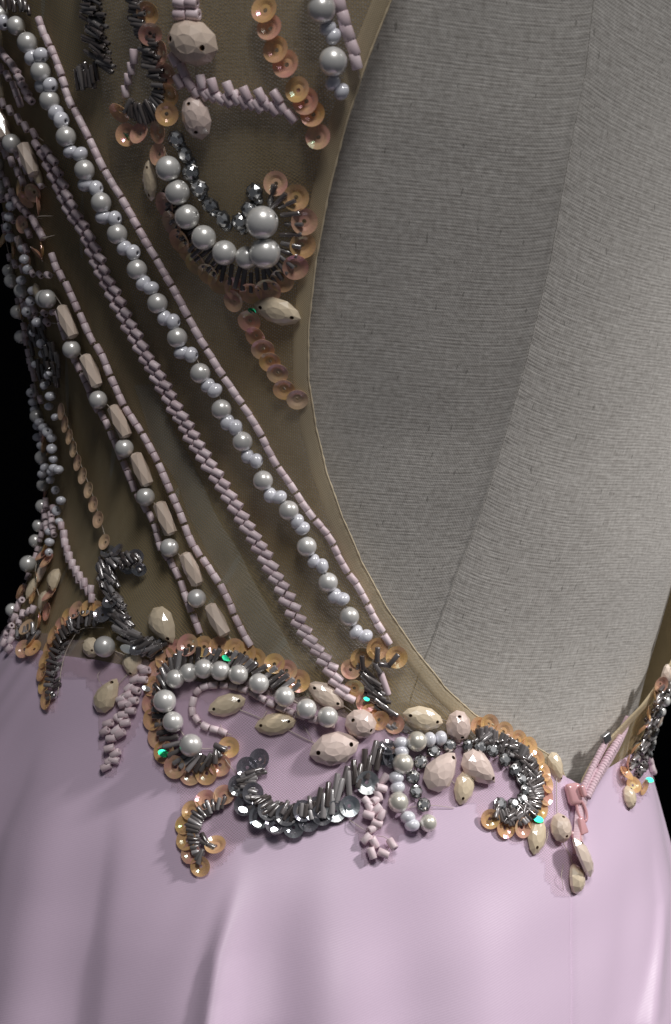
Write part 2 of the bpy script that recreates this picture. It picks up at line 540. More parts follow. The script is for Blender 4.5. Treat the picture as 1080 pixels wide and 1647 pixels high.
def net_ripple(T, Z):
    # soft slack in the net, running along the strands
    q = T * 0.115
    return 0.0009 * np.sin((q * 0.9 + Z * 0.45) * 190) + 0.0004 * np.sin(q * 420 + Z * 90 + 1.0)
net_panel('net_back_panel', M['net'], lambda z: np.full_like(z, math.pi + 1.3), eL, net_ripple, zTop, zBot, 240, 180)
UND = curve_thz([(120, -160), (150, 0), (165, 200), (190, 400), (228, 560), (285, 700), (345, 820), (400, 920), (450, 1010), (490, 1090), (510, 1160), (520, 1240)])
net_panel('net_underlayer', M['net_under'], lambda z: np.full_like(z, math.pi + 1.2), UND, -0.0012, zTop, zBot, 160, 90)
UND2 = curve_thz([(150, 400), (192, 560), (244, 700), (300, 820), (352, 920), (398, 1010), (432, 1090), (450, 1160), (460, 1240)])
def fold_off(T, Z):
    f = (T - UND(Z)) / (UND2(Z) - UND(Z))
    return net_ripple(T, Z) + 0.0003 + 0.0006 * np.sin(np.clip(f, 0, 1) * math.pi)
M['net_fold'] = net('pale_grey_net', (0.58, 0.57, 0.51), 0.02, 0.50, 0.0013, 0.3, 0.2)
net_panel('net_fold', M['net_fold'], UND2, UND, fold_off, 0.045, zBot, 160, 20)
LIN = curve_thz([(30, -160), (42, 0), (62, 200), (85, 450), (99, 600), (104, 800), (105, 1000), (110, 1130), (112, 1200)])
net_panel('side_lining', M['lining'], lambda z: np.full_like(z, math.pi + 1.2), LIN, -0.0019, zTop, zBot, 160, 60)

# right net stands a little off the form
eR_raw = curve_thz(EDGE_R)
def eR(z):
    return eR_raw(z)
def offR(T, Z):
    return np.interp(Z, [-0.10, -0.075, 0.1], [0.0005, 0.0060, 0.0075]) * np.exp(-np.maximum(eR(Z) - T, 0) * 0.7)
zRtop = 0.06
net_panel('net_side_panel', M['net'], eR, lambda z: eR(z) - 1.9, offR, zRtop, zBot, 120, 60)

def ribbon(name, edge_fn, zs, width, off0, mat, thick=0.0007, sgn=1):
    """flat folded hem along a neckline edge; width in metres measured into the net"""
    n = len(zs); m = 7
    V = []; UV = []
    # arc length direction: perpendicular to the edge within the surface
    base = [Vector(body(np.array(edge_fn(q)), np.array(q), (off0(np.array(edge_fn(q)), np.array(q)) if callable(off0) else off0))) for q in zs]
    run = 0
    for i, q in enumerate(zs):
        t = base[min(i + 1, n - 1)] - base[max(i - 1, 0)]
        t.normalize()
        if i:
            run += (base[i] - base[i - 1]).length
        th = float(edge_fn(q))
        a, cx, b = [float(k) for k in ab(q)]
        nn = Vector((math.cos(th) / a, -math.sin(th) / b, 0)).normalized()
        side = nn.cross(t).normalized() * sgn
        for k in range(m):
            f = k / (m - 1)
            p = base[i] + side * (width * f)
            # drop the point back on the curved net
            th2 = theta_of(p)
            oo = off0(np.array(th2), np.array(p.z)) if callable(off0) else off0
            p = Vector(body(np.array(th2), np.array(p.z), float(oo) + thick * (1.0 if 0 < k < m - 1 else 0.35)))
            V.append(p); UV.append((width * f, run))
    return mesh_obj(name, V, grid_faces(n, m), mat, gown, UV), base
zl = np.array([hit(BODY, x, y)[0].z for x, y in EDGE_L])
zsL = np.interp(np.linspace(0, 1, 260), np.linspace(0, 1, len(zl)), zl)
rb, baseL = ribbon('neckline_binding', eL, zsL, 0.0052, net_ripple, M['binding'], 0.0006, -1)
V, Fc = tube([p + Vector((0, -0.0003, 0)) for p in baseL], lambda t: 0.00036 + 0.00014 * math.sin(t * 730) * math.sin(t * 311), 6)
mesh_obj('edge_cord', V, Fc, M['cord'], gown, [(v.x, v.z) for v in V])
zr = np.array([hit(BODY, x, y)[0].z for x, y in EDGE_R])
zr[0] = zRtop
zsR = np.interp(np.linspace(0, 1, 140), np.linspace(0, 1, len(zr)), zr)
rb2, baseR = ribbon('neckline_binding', eR, zsR, 0.0050, offR, M['binding'], 0.0007, 1)
V, Fc = tube([p + Vector((0, -0.0003, 0)) for p in baseR], lambda t: 0.00042 + 0.00010 * math.sin(t * 430), 6)
mesh_obj('edge_cord', V, Fc, M['cord'], gown, [(v.x, v.z) for v in V])

# ------------------------------------------------------------------ skirt
SEAMB = curve_thz([(914, 1200), (914, 1300), (915, 1450), (916, 1647), (917, 1760)])
# folds: polyline, half width (m), height (m, + = crest), z where it starts and where it is full, skew
FOLDS = []
def fold(pts, wd, h, y0, y1, skew=1.0):
    FOLDS.append((curve_thz(pts), wd, h, hit(BODY, pts[0][0], y0)[0].z, hit(BODY, pts[0][0], y1)[0].z, skew))
fold([(398, 1380), (380, 1440), (356, 1530), (340, 1647), (332, 1760)], 0.0036, 0.0046, 1370, 1600, 0.75)
fold([(330, 1430), (305, 1540), (292, 1647), (285, 1760)], 0.012, 0.0012, 1420, 1640)
fold([(184, 1240), (172, 1350), (146, 1480), (118, 1647), (100, 1760)], 0.008, -0.0015, 1220, 1500, 1.8)
fold([(70, 1170), (40, 1260), (0, 1340), (-40, 1480), (-70, 1647)], 0.009, -0.0020, 1150, 1350, 1.6)
fold([(120, 1150), (90, 1300), (50, 1450), (10, 1647)], 0.010, 0.0012, 1150, 1450)
fold([(250, 1250), (235, 1400), (215, 1647)], 0.014, 0.0012, 1250, 1500)
fold([(470, 1420), (455, 1530), (448, 1647)], 0.010, -0.0040, 1400, 1640)
fold([(560, 1400), (545, 1520), (535, 1647)], 0.012, 0.0030, 1390, 1640)
fold([(660, 1400), (655, 1520), (650, 1647)], 0.010, -0.0024, 1380, 1640)
fold([(760, 1420), (765, 1520), (770, 1647)], 0.012, 0.0030, 1380, 1640)
fold([(1040, 1340), (1052, 1450), (1040, 1560), (1026, 1647)], 0.005, 0.0026, 1330, 1600, 0.6)
fold([(990, 1290), (1000, 1450), (990, 1647)], 0.008, -0.0018, 1290, 1600)
STEPC = curve_thz([(405, 1300), (398, 1380), (380, 1440), (356, 1530), (340, 1647), (332, 1760)])
STEPZ0 = hit(BODY, 400, 1310)[0].z
def skirt_pt(T, Z, off=0.0):
    tdown = np.maximum(ztop(T) - Z, 0)
    o = 0.0013 + off + 0.0016 * (1 - np.exp(-tdown / 0.012))
    for fn, wd, h, z0, z1, sk in FOLDS:
        d = (T - fn(Z)) * 0.125            # + = left
        wl = np.where(d > 0, wd * sk, wd / sk)
        ramp = np.clip((z0 - Z) / (z0 - z1), 0, 1.6)
        ramp = np.where(ramp < 1, ramp * ramp * (3 - 2 * ramp), ramp)
        o = o + h * ramp * np.exp(-(d / wl) ** 2)
    # the left of the skirt falls back behind the long crest
    d = (T - STEPC(Z)) * 0.125
    rp = np.clip((STEPZ0 - Z) / 0.085, 0, 1)
    rp = 1.25 * rp * rp * (3 - 2 * rp)
    dl = np.maximum(d, 0)
    o = o - 0.0092 * rp * (1 - np.exp(-(dl / 0.022) ** 1.3)) * np.exp(-dl / 0.16)
    d = np.abs(T - SEAMB(Z)) * 0.125
    o = o - 0.0009 * np.exp(-(d / 0.0008) ** 2) - 0.0009 * np.exp(-(d / 0.006) ** 2) * np.clip(tdown / 0.03, 0, 1)
    # drape away from the camera's side
    amp = np.clip(tdown / 0.12, 0, 2)
    away = np.clip((np.abs(T - math.pi / 2) - 1.75) / 0.3, 0, 1)
    o = o + 0.010 * amp * away * np.sin(T * 17)
    # small wrinkles below the waist seam
    q = T * 0.125
    o = o + 0.00045 * np.exp(-tdown / 0.045) * np.sin(q * 300 + 3 * np.sin(q * 60) + Z * 90) * (0.6 + 0.4 * np.sin(q * 37 + 1))
    o = o + 0.0007 * np.clip(tdown / 0.05, 0, 1) * np.sin(q * 150 + 2.2 * np.sin(q * 41 + Z * 9)) * (0.5 + 0.5 * np.sin(q * 23 + 2))
    o = o + 0.00025 * np.sin(q * 90 + Z * 130) * np.sin(Z * 75 - q * 30)
    return body(T, Z, o)
def skirt_panel(name, t0f, t1f, nth, front=True):
    nz = 210
    s = np.linspace(0, 1, nth)
    V = []; UV = []
    r = np.linspace(0, 1, nz) ** 1.25
    tA = np.array([t0f(0.0)]);
    # rows follow each column from the top edge downward
    T = np.zeros((nz, nth)); Z = np.zeros((nz, nth))
    for j in range(nth):
        zt = None
        for i in range(nz):
            Zg = -0.08
            pass
        # theta boundary depends slightly on z: two fixed-point passes
        th = t0f(-0.13) * (1 - s[j]) + t1f(-0.13) * s[j]
        zt = float(ztop(th))
        zz = zt + (-0.43 - zt) * r
        t0 = np.array([t0f(q) for q in zz]); t1 = np.array([t1f(q) for q in zz])
        T[:, j] = t0 * (1 - s[j]) + t1 * s[j]
        Z[:, j] = zz
    P = skirt_pt(T, Z)
    uv = np.stack([T * 0.13, Z], -1).reshape(-1, 2)
    return mesh_obj(name, P.reshape(-1, 3), grid_faces(nz, nth), M['skirt'], gown, uv)
skl = skirt_panel('skirt_panel', lambda z: float(SEAMB(z)), lambda z: math.pi + 1.1, 420)
skr = skirt_panel('skirt_panel', lambda z: -1.1, lambda z: float(SEAMB(z)), 170)

# ------------------------------------------------------------------ surface that carries the beads
def carrier():
    V = []; Fc = []
    def add(fn, t0, t1, z0, z1, nz, nth):
        T, Z = np.meshgrid(np.linspace(t0, t1, nth), np.linspace(z0, z1, nz))
        P = fn(T, Z).reshape(-1, 3)
        o = len(V)
        V.extend(tuple(p) for p in P)
        Fc.extend(tuple(i + o for i in q) for q in grid_faces(nz, nth))
    add(lambda t, z: body(t, z, 0.0004), 0.55, math.pi + 0.5, 0.24, -0.12, 260, 300)
    add(lambda t, z: body(t, z, offR(t, z)), -0.5, 0.55, 0.07, -0.12, 120, 60)
    for ob in (skl, skr):
        o = len(V)
        V.extend(tuple(v.co) for v in ob.data.vertices)
        Fc.extend(tuple(i + o for i in p.vertices) for p in ob.data.polygons)
    return BVHTree.FromPolygons(V, Fc)
CARR = carrier()
S0 = 0.00022       # metres per photo pixel on the back

def frame(px, py, ang=0.0, lift=0.0, tilt=0.0, roll=0.0, nmix=0.0):
    """matrix at a spot of the gown: x along the given picture angle (degrees, clockwise from right), z off the cloth"""
    p, n = hit(CARR, px, py)
    a = math.radians(ang)
    q = Vector((math.cos(a), 0, -math.sin(a)))
    if nmix:
        n = (n * (1 - nmix) + Vector((0, -1, 0)) * nmix).normalized()
    t = (q - n * q.dot(n))
    if t.length < 0.2:
        t = q + n * 0.1
    t.normalize()
    b = n.cross(t)
    R = Matrix((t, b, n)).transposed()
    if tilt or roll:
        R = R @ Matrix.Rotation(math.radians(tilt), 3, 'Y') @ Matrix.Rotation(math.radians(roll), 3, 'X')
    m = R.to_4x4()
    m.translation = p + n * lift
    return m, n

# ------------------------------------------------------------------ bead meshes (unit size)
PROTO = {}
def proto(name, V, Fc, mats, smooth=True, fm=None):
    me = bpy.data.meshes.new(name)
    me.from_pydata([tuple(v) for v in V], [], Fc)
    for mm in mats:
        me.materials.append(mm)
    me.polygons.foreach_set('use_smooth', [smooth] * len(me.polygons))
    if fm:
        me.polygons.foreach_set('material_index', fm)
    me.update()
    PROTO[name] = me
    return me
def lathe(prof, segs):
    """profile of (x along axis, radius); x axis; open list, closed by caps when radius 0"""
    V = []; Fc = []
    n = len(prof)
    for i, (x, r) in enumerate(prof):
        for k in range(segs):
            a = 2 * math.pi * k / segs
            V.append((x, r * math.cos(a), r * math.sin(a)))
    for i in range(n - 1):
        for k in range(segs):
            k2 = (k + 1) % segs
            Fc.append((i * segs + k, (i + 1) * segs + k, (i + 1) * segs + k2, i * segs + k2))
    return V, Fc
def ball_profile(hole, n=14, sq=1.0):
    a0 = math.asin(hole * 2)
    P = [(-0.5 * math.cos(a0) * sq + 0.16, hole)]
    for i in range(n + 1):
        a = a0 + (math.pi - 2 * a0) * i / n
        P.append((-0.5 * math.cos(a) * sq, 0.5 * math.sin(a)))
    P.append((0.5 * math.cos(a0) * sq - 0.16, hole))
    return P
V, Fc = lathe(ball_profile(0.055, 16), 24)
for nm in ('pearl', 'ivory_pearl'):
    proto(nm, V, Fc, [M[nm]])
V, Fc = lathe(ball_profile(0.12, 12, 0.82), 18)
proto('seed', V, Fc, [M['seed']])
def tube_profile(ri, bev=0.06, asp=1.0):
    return [(-0.36, ri), (-0.5, ri), (-0.5, 0.5 - bev), (-0.5 + bev * asp, 0.5), (0.5 - bev * asp, 0.5), (0.5, 0.5 - bev), (0.5, ri), (0.36, ri)]
def flat_profile(P):
    return P
for nm, mat, ri, sg in (('bugle', 'pink', 0.24, 12), ('cut', 'pink', 0.22, 10), ('rod', 'dark', 0.26, 9), ('rodg', 'grey', 0.26, 9)):
    V, Fc = lathe(tube_profile(ri, 0.07, 0.5), sg)
    proto(nm, V, Fc, [M[mat]], smooth=False)
    me = PROTO[nm]
    sm = []
    for p in me.polygons:
        sm.append(abs(p.normal.x) < 0.3)
    me.polygons.foreach_set('use_smooth', sm)
def sequin_mesh(nm, mat, cup=0.13):
    V = []; Fc = []
    segs = 20
    rings = [(0.085, -cup), (0.22, -cup * 0.98), (0.34, -cup * 0.45), (0.5, 0.0)]
    th = 0.018
    for r, z in rings:
        for k in range(segs):
            a = 2 * math.pi * k / segs
            V.append((r * math.cos(a), r * math.sin(a), z))
    for r, z in rings:
        for k in range(segs):
            a = 2 * math.pi * k / segs
            V.append((r * math.cos(a), r * math.sin(a), z - th))
    n = len(rings); B = n * segs
    for i in range(n - 1):
        for k in range(segs):
            k2 = (k + 1) % segs
            Fc.append((i * segs + k, (i + 1) * segs + k, (i + 1) * segs + k2, i * segs + k2))
            Fc.append((B + i * segs + k, B + i * segs + k2, B + (i + 1) * segs + k2, B + (i + 1) * segs + k))
    for k in range(segs):
        k2 = (k + 1) % segs
        Fc.append(((n - 1) * segs + k, B + (n - 1) * segs + k, B + (n - 1) * segs + k2, (n - 1) * segs + k2))
        Fc.append((k, k2, B + k2, B + k))
    V = [(x, y, z + cup) for x, y, z in V]
    me = proto(nm, V, Fc, [M[mat]], smooth=False)
for nm, mat in (('sequin', 'sequin'), ('sequin_rose', 'sequin_rose'), ('sequin_green', 'sequin_green'), ('sequin_dull', 'sequin_dull'), ('sequin_grey', 'sequin_grey'), ('sequin_silver', 'sequin_silver')):
    sequin_mesh(nm, mat)

def chip_mesh(nm, mat):
    segs = 10; V = []; Fc = []
    for z in (0.0, 0.03):
        for k in range(segs):
            a = 2 * math.pi * k / segs
            V.append((0.5 * math.cos(a), 0.5 * math.sin(a), z))
    for k in range(segs):
        k2 = (k + 1) % segs
        Fc.append((k, k2, segs + k2, segs + k))
    Fc.append(tuple(range(segs))[::-1]); Fc.append(tuple(segs + k for k in range(segs)))
    proto(nm, V, Fc, [M[mat]], smooth=False)
chip_mesh('chip_green', 'sequin_green'); chip_mesh('chip_silver', 'sequin_silver')  # flat flakes added only as glints on the sequins

def leaf_mesh(nm, mat, shape, holes, depth=0.42, seed=0):
    """faceted resin stone, long axis x, unit length and unit width, flat back at z=0"""
    r = random.Random(seed)
    n = 10
    def outline(ph, k):
        c, s = math.cos(ph), math.sin(ph)
        if shape == 'marquise':
            x = c * (0.5 * k); y = s * abs(s) ** 0.35 * 0.5 * k
        elif shape == 'drop':
            x = c * 0.5 * k; y = s * 0.5 * k * (1 - 0.36 * c) * abs(s) ** 0.12 * 0.98
        else:
            x = c * 0.5 * k; y = s * 0.5 * k
        return x, y
    V = []; Fc = []
    rows = [(0.90, 0.0, 0), (1.0, depth * 0.25, 0), (0.76, depth * 0.70, 0.5), (0.42, depth * 0.95, 0)]
    for k, z, sh in rows:
        for i in range(n):
            x, y = outline(2 * math.pi * (i + sh) / n, k)
            V.append((x, y, z))
    top = len(V); V.append((0, 0, depth * 1.02)); bot = len(V); V.append((0, 0, 0))
    def band(a, b, sa, sb):
        for i in range(n):
            j = (i + 1) % n
            if sa == sb:
                Fc.append((a + i, a + j, b + j, b + i))
            elif sb > sa:
                Fc.append((a + i, a + j, b + i)); Fc.append((a + j, b + j, b + i))
            else:
                Fc.append((a + i, b + j, b + i)); Fc.append((a + i, a + j, b + j))
    band(0, n, 0, 0); band(n, 2 * n, 0, .5); band(2 * n, 3 * n, .5, 0)
    for i in range(0, n, 2):
        j = (i + 1) % n; k2 = (i + 2) % n
        Fc.append((3 * n + i, 3 * n + j, 3 * n + k2, top))
    for i in range(n):
        j = (i + 1) % n
        Fc.append((j, i, bot))
    me = proto(nm, V, Fc, [M[mat], M['pit']], smooth=False)
    if holes:
        ob = bpy.data.objects.new('tmp', me); C.objects.link(ob)
        cv = []; cf = []
        for hx in holes:
            o = len(cv)
            for z in (0.02, 1.0):
                for k in range(8):
                    a = 2 * math.pi * k / 8
                    cv.append((hx + 0.042 * math.cos(a), 0.072 * math.sin(a), z))
            for k in range(8):
                k2 = (k + 1) % 8
                cf.append((o + k, o + k2, o + 8 + k2, o + 8 + k))
            cf.append(tuple(o + k for k in range(8))[::-1]); cf.append(tuple(o + 8 + k for k in range(8)))
        cme = bpy.data.meshes.new('cut'); cme.from_pydata(cv, [], cf); cme.materials.append(M['pit'])
        cob = bpy.data.objects.new('tmpc', cme); C.objects.link(cob)
        md = ob.modifiers.new('b', 'BOOLEAN'); md.object = cob; md.operation = 'DIFFERENCE'; md.solver = 'EXACT'
        try:
            md.material_mode = 'TRANSFER'
        except Exception:
            pass
        dg = bpy.context.evaluated_depsgraph_get()
        me2 = bpy.data.meshes.new_from_object(ob.evaluated_get(dg))
        me2.name = nm
        PROTO[nm] = me2
        bpy.data.objects.remove(ob); bpy.data.objects.remove(cob)
for mt in ('peach', 'rose', 'cream'):
    leaf_mesh('marquise_' + mt, mt, 'marquise', (-0.33, 0.33), 0.40)
    leaf_mesh('drop_' + mt, mt, 'drop', (0.36,), 0.46)
    leaf_mesh('round_' + mt, mt, 'round', (0.30, -0.33), 0.50)

def bar_mesh():
    V = []; Fc = []
    n = 6
    rows = [(-0.5, 0.20, 0), (-0.44, 0.42, 0), (0.0, 0.50, 0.5), (0.44, 0.42, 1.0), (0.5, 0.20, 1.0)]
    for x, r, sh in rows:
        for k in range(n):
            a = 2 * math.pi * (k + sh) / n
            V.append((x, r * math.cos(a), r * math.sin(a)))
    for i in range(len(rows) - 1):
        for k in range(n):
            j = (k + 1) % n
            a, b = i * n, (i + 1) * n
            if rows[i][2] == rows[i + 1][2]:
                Fc.append((a + k, b + k, b + j, a + j))
            else:
                Fc.append((a + k, b + k, a + j)); Fc.append((a + j, b + k, b + j))
    Fc.append(tuple(range(n))); Fc.append(tuple((len(rows) - 1) * n + k for k in range(n))[::-1])
    proto('bar', V, Fc, [M['peach']], smooth=False)
bar_mesh()
def stone_mesh():
    V = []; Fc = []; fm = []
    n = 8
    rows = [(0.30, 0.0, 0), (0.50, 0.12, 0), (0.50, 0.24, 0), (0.44, 0.28, 0), (0.40, 0.30, .5), (0.22, 0.44, 0)]
    for r, z, sh in rows:
        for k in range(n):
            a = 2 * math.pi * (k + sh) / n
            V.append((r * math.cos(a), r * math.sin(a), z))
    for i in range(len(rows) - 1):
        for k in range(n):
            j = (k + 1) % n; a, b = i * n, (i + 1) * n
            Fc.append((a + k, a + j, b + j)); Fc.append((a + k, b + j, b + k))
            fm += [0 if i < 3 else 1] * 2
    Fc.append(tuple(5 * n + k for k in range(n))); fm.append(1)
    Fc.append(tuple(range(n))[::-1]); fm.append(0)
    # four claws
    for q in range(4):
        a = 2 * math.pi * (q + 0.5) / 4
        c, s = math.cos(a), math.sin(a)
        o = len(V)
        for (r, z) in ((0.52, 0.2), (0.36, 0.38)):
            for (u) in (-0.07, 0.07):
                V.append((r * c - u * s, r * s + u * c, z)); V.append(((r - 0.08) * c - u * s, (r - 0.08) * s + u * c, z + 0.05))
        Fc += [(o, o + 2, o + 6, o + 4), (o + 1, o + 5, o + 7, o + 3), (o, o + 4, o + 5, o + 1), (o + 2, o + 3, o + 7, o + 6), (o + 4, o + 6, o + 7, o + 5)]
        fm += [0] * 5
    proto('stone', V, Fc, [M['claw'], M['crystal']], smooth=False, fm=fm)
stone_mesh()

# ------------------------------------------------------------------ placing beads
def put(name, pr, m, scale, parent):
    o = bpy.data.objects.new(name, PROTO[pr])
    o.matrix_basis = m @ Matrix.Diagonal((*scale, 1))
    o.parent = parent
    C.objects.link(o)
    return o
NAMES = {'pearl': 'pearl', 'ivory_pearl': 'pearl', 'seed': 'seed_bead', 'bugle': 'bugle_bead', 'cut': 'cut_bead', 'rod': 'glass_rod', 'rodg': 'glass_rod', 'bar': 'bar_bead', 'stone': 'rhinestone'}

def smooth_path(pts, step=4.0):
    """Catmull-Rom resample in picture space, then by arc length"""
    P = [np.array(p, float) for p in pts]
    out = []
    for i in range(len(P) - 1):
        p0 = P[max(i - 1, 0)]; p1 = P[i]; p2 = P[i + 1]; p3 = P[min(i + 2, len(P) - 1)]
        for k in range(12):
            t = k / 12
            out.append(0.5 * (2 * p1 + (p2 - p0) * t + (2 * p0 - 5 * p1 + 4 * p2 - p3) * t * t + (3 * p1 - p0 - 3 * p2 + p3) * t ** 3))
    out.append(P[-1])
    out = np.array(out)
    d = np.concatenate([[0], np.cumsum(np.hypot(*np.diff(out, axis=0).T))])
    return out, d
def at_len(path, s):
    out, d = path
    x = np.interp(s, d, out[:, 0]); y = np.interp(s, d, out[:, 1])
    x2 = np.interp(s + 2, d, out[:, 0]); y2 = np.interp(s + 2, d, out[:, 1])
    x1 = np.interp(s - 2, d, out[:, 0]); y1 = np.interp(s - 2, d, out[:, 1])
    return x, y, math.degrees(math.atan2(y2 - y1, x2 - x1))

def thread_part(name, pts_px, lift, r=0.00016, step=5.0, extra=()):
    path = smooth_path(pts_px)
    L = path[1][-1]
    n = max(3, int(L / step))
    w3 = []
    for i in range(n + 1):
        x, y, a = at_len(path, L * i / n)
        p, nn = hit(CARR, x, y)
        w3.append(p + nn * lift)
    V, Fc = multi_tube([w3] + list(extra), r, 5)
    return mesh_obj(name, V, Fc, M['thread'], gown), path

def ball(parent, x, y, dpx, pr='pearl', ang=None, lift=0.0, jit=8):
    d = dpx * S0
    m, n = frame(x, y, rnd.uniform(0, 360) if ang is None else ang + rnd.uniform(-jit, jit), d * 0.5 + lift, tilt=rnd.uniform(-10, 10))
    return put(NAMES[pr], pr, m, (d, d, d), parent)
def rodbead(parent, x, y, ang, lpx, dpx, pr='bugle', lift=0.0, tilt=0.0):
    m, n = frame(x, y, ang, dpx * S0 * 0.5 + lift, tilt=tilt, roll=0)
    m = m @ Matrix.Rotation(rnd.uniform(0, 1.5), 4, 'X')
    return put(NAMES[pr], pr, m, (lpx * S0, dpx * S0, dpx * S0), parent)
def sequin(parent, x, y, dpx=33, pr='sequin', ang=None, lift=0.0, tilt=None, face=None):
    ang = rnd.uniform(0, 360) if ang is None else ang
    tilt = rnd.uniform(8, 22) if tilt is None else tilt
    m, n = frame(x, y, ang, lift + 0.0006 + abs(math.sin(math.radians(tilt))) * dpx * S0 * 0.32, tilt=tilt)
    if face is not None:          # flat flake added as a glint, turned so that it catches the lamp
        f = Vector(face).normalized()
        t = Vector((1, 0, 0)); t = (t - f * t.dot(f)).normalized()
        R = Matrix((t, f.cross(t), f)).transposed().to_4x4()
        R.translation = m.translation + n * 0.0008
        m = R
    d = dpx * S0
    if face is not None:
        return put('sequin_facet', pr.replace('sequin', 'chip'), m, (d * 0.8, d * 0.5, d), parent)
    return put('sequin', pr, m, (d, d, d), parent)
def leaf(parent, x, y, lpx, wpx, ang, kind='marquise', mat='peach', lift=0.0, tilt=0.0, roll=0.0):
    m, n = frame(x, y, ang, 0.0004 + lift, tilt=tilt, roll=roll)
    return put('leaf_bead', kind + '_' + mat, m, (lpx * S0, wpx * S0, wpx * S0), parent)
def stone(parent, x, y, dpx=24, lift=0.0004, tilt=None):
    m, n = frame(x, y, rnd.uniform(0, 90), lift, tilt=rnd.uniform(-18, 18) if tilt is None else tilt, roll=rnd.uniform(-18, 18))
    d = dpx * S0
    return put('rhinestone', 'stone', m, (d, d, d), parent)

LAMP = Vector(KEY)
def glint(x, y):
    p, n = hit(CARR, x, y)
    return ((LAMP - p).normalized() + (EYE - p).normalized()).normalized()

def bugle_strand(pts, name='bugle_strand', L=17.0, D=11.6, per=3, gap=3.5, n_long=0.0, lift=0.0, pr='bugle'):
    part, path = thread_part(name, pts, D * S0 * 0.5 + lift)
    tot = path[1][-1]
    s = 0; c = 0
    while s + L < tot + 3:
        l = L * rnd.uniform(0.82, 1.12)
        if rnd.random() < n_long:
            l *= 1.8
        x, y, a = at_len(path, s + l / 2)
        # the px length is on the slanted cloth: keep the real length
        rodbead(part, x, y, a + rnd.uniform(-4, 4), l, D * rnd.uniform(0.94, 1.05), pr, lift)
        s += l + 0.6
        c += 1
        if c % per == 0:
            s += gap
    return part
def braid(pts, row=19.0, slant=27.0, L=18.0, D=12.5, two=True, name='braided_strand', rel=False, wob=5):
    part, path = thread_part(name, pts, D * S0 * 0.4)
    tot = path[1][-1]
    s = row * 0.4; i = 0
    while s < tot:
        x, y, a = at_len(path, s)
        an = (a + slant if rel else slant) + rnd.uniform(-wob, wob)
        ca, sa = math.cos(math.radians(an)), math.sin(math.radians(an))
        if two:
            for k in (-1, 1):
                l = L * rnd.uniform(0.9, 1.1)
                rodbead(part, x + k * ca * L * 0.5, y + k * sa * L * 0.5 + rnd.uniform(-.7, .7), an + k * rnd.uniform(-4, 4), l, D, 'cut', lift=rnd.uniform(0, 0.0004) + 0.0002, tilt=rnd.uniform(-5, 5))
        else:
            rodbead(part, x, y, an, L * 1.2, D, 'cut', lift=rnd.uniform(0, 0.0006))
        s += row * rnd.uniform(0.9, 1.1); i += 1
    return part
def nearest(poly, p):
    out, d = poly
    k = np.argmin(np.hypot(out[:, 0] - p[0], out[:, 1] - p[1]))
    return out[k]
def fringe(parent, seqs, inner, L=30, D=8.5, per=2, mats=('rod',), gap=0.45, lift=0.0012, slant=8, seqD=33, seqmats=('sequin', 'sequin_rose', 'sequin'), seqs_on=True, close=False):
    """row of sequins with glass rods lying from each sequin's eye toward the inner line"""
    inn = smooth_path(inner)
    n = len(seqs)
    for i, (x, y) in enumerate(seqs):
        q = nearest(inn, (x, y))
        a = math.degrees(math.atan2(q[1] - y, q[0] - x))
        if seqs_on:
            sequin(parent, x, y, seqD * rnd.uniform(0.93, 1.06), rnd.choice(seqmats), ang=a, tilt=-rnd.uniform(6, 20), lift=0.0002 * (i % 3))
        nx = seqs[min(i + 1, n - 1)]
        for k in range(per):
            f = k / per
            sx = x + (nx[0] - x) * f; sy = y + (nx[1] - y) * f
            q = nearest(inn, (sx, sy))
            dx, dy = q[0] - sx, q[1] - sy
            dd = math.hypot(dx, dy) or 1
            l = min(L, max(14, dd * 0.95)) * rnd.uniform(0.85, 1.1)
            cx = sx + dx / dd * (l * gap); cy = sy + dy / dd * (l * gap)
            aa = math.degrees(math.atan2(dy, dx)) + slant + rnd.uniform(-9, 9)
            rodbead(parent, cx, cy, aa, l, D * rnd.uniform(0.9, 1.1), rnd.choice(mats), lift=lift + rnd.uniform(0, 0.0008), tilt=rnd.uniform(-4, 12))
def bundle(parent, pts, width, step=7, L=26, D=7.4, mats=('rod', 'rodg'), slant=35, lift=0.0, layers=2, rel=True):
    """thick rope of glass rods laid slantwise over a line"""
    path = smooth_path(pts)
    tot = path[1][-1]
    for ly in range(layers):
        s = step * 0.5 * ly
        while s < tot:
            x, y, a = at_len(path, s)
            off = rnd.uniform(-width, width) * 0.5
            na = math.radians(a + 90)
            an = (a + slant if rel else slant) + rnd.uniform(-12, 12)
            rodbead(parent, x + math.cos(na) * off, y + math.sin(na) * off, an, L * rnd.uniform(0.8, 1.15), D * rnd.uniform(0.9, 1.1), rnd.choice(mats), lift=lift + ly * D * S0 * 0.6 + rnd.uniform(0, 0.0005), tilt=rnd.uniform(-12, 12))
            s += step * rnd.uniform(0.85, 1.15)
def label(o, s):
    o['label'] = s
    return o

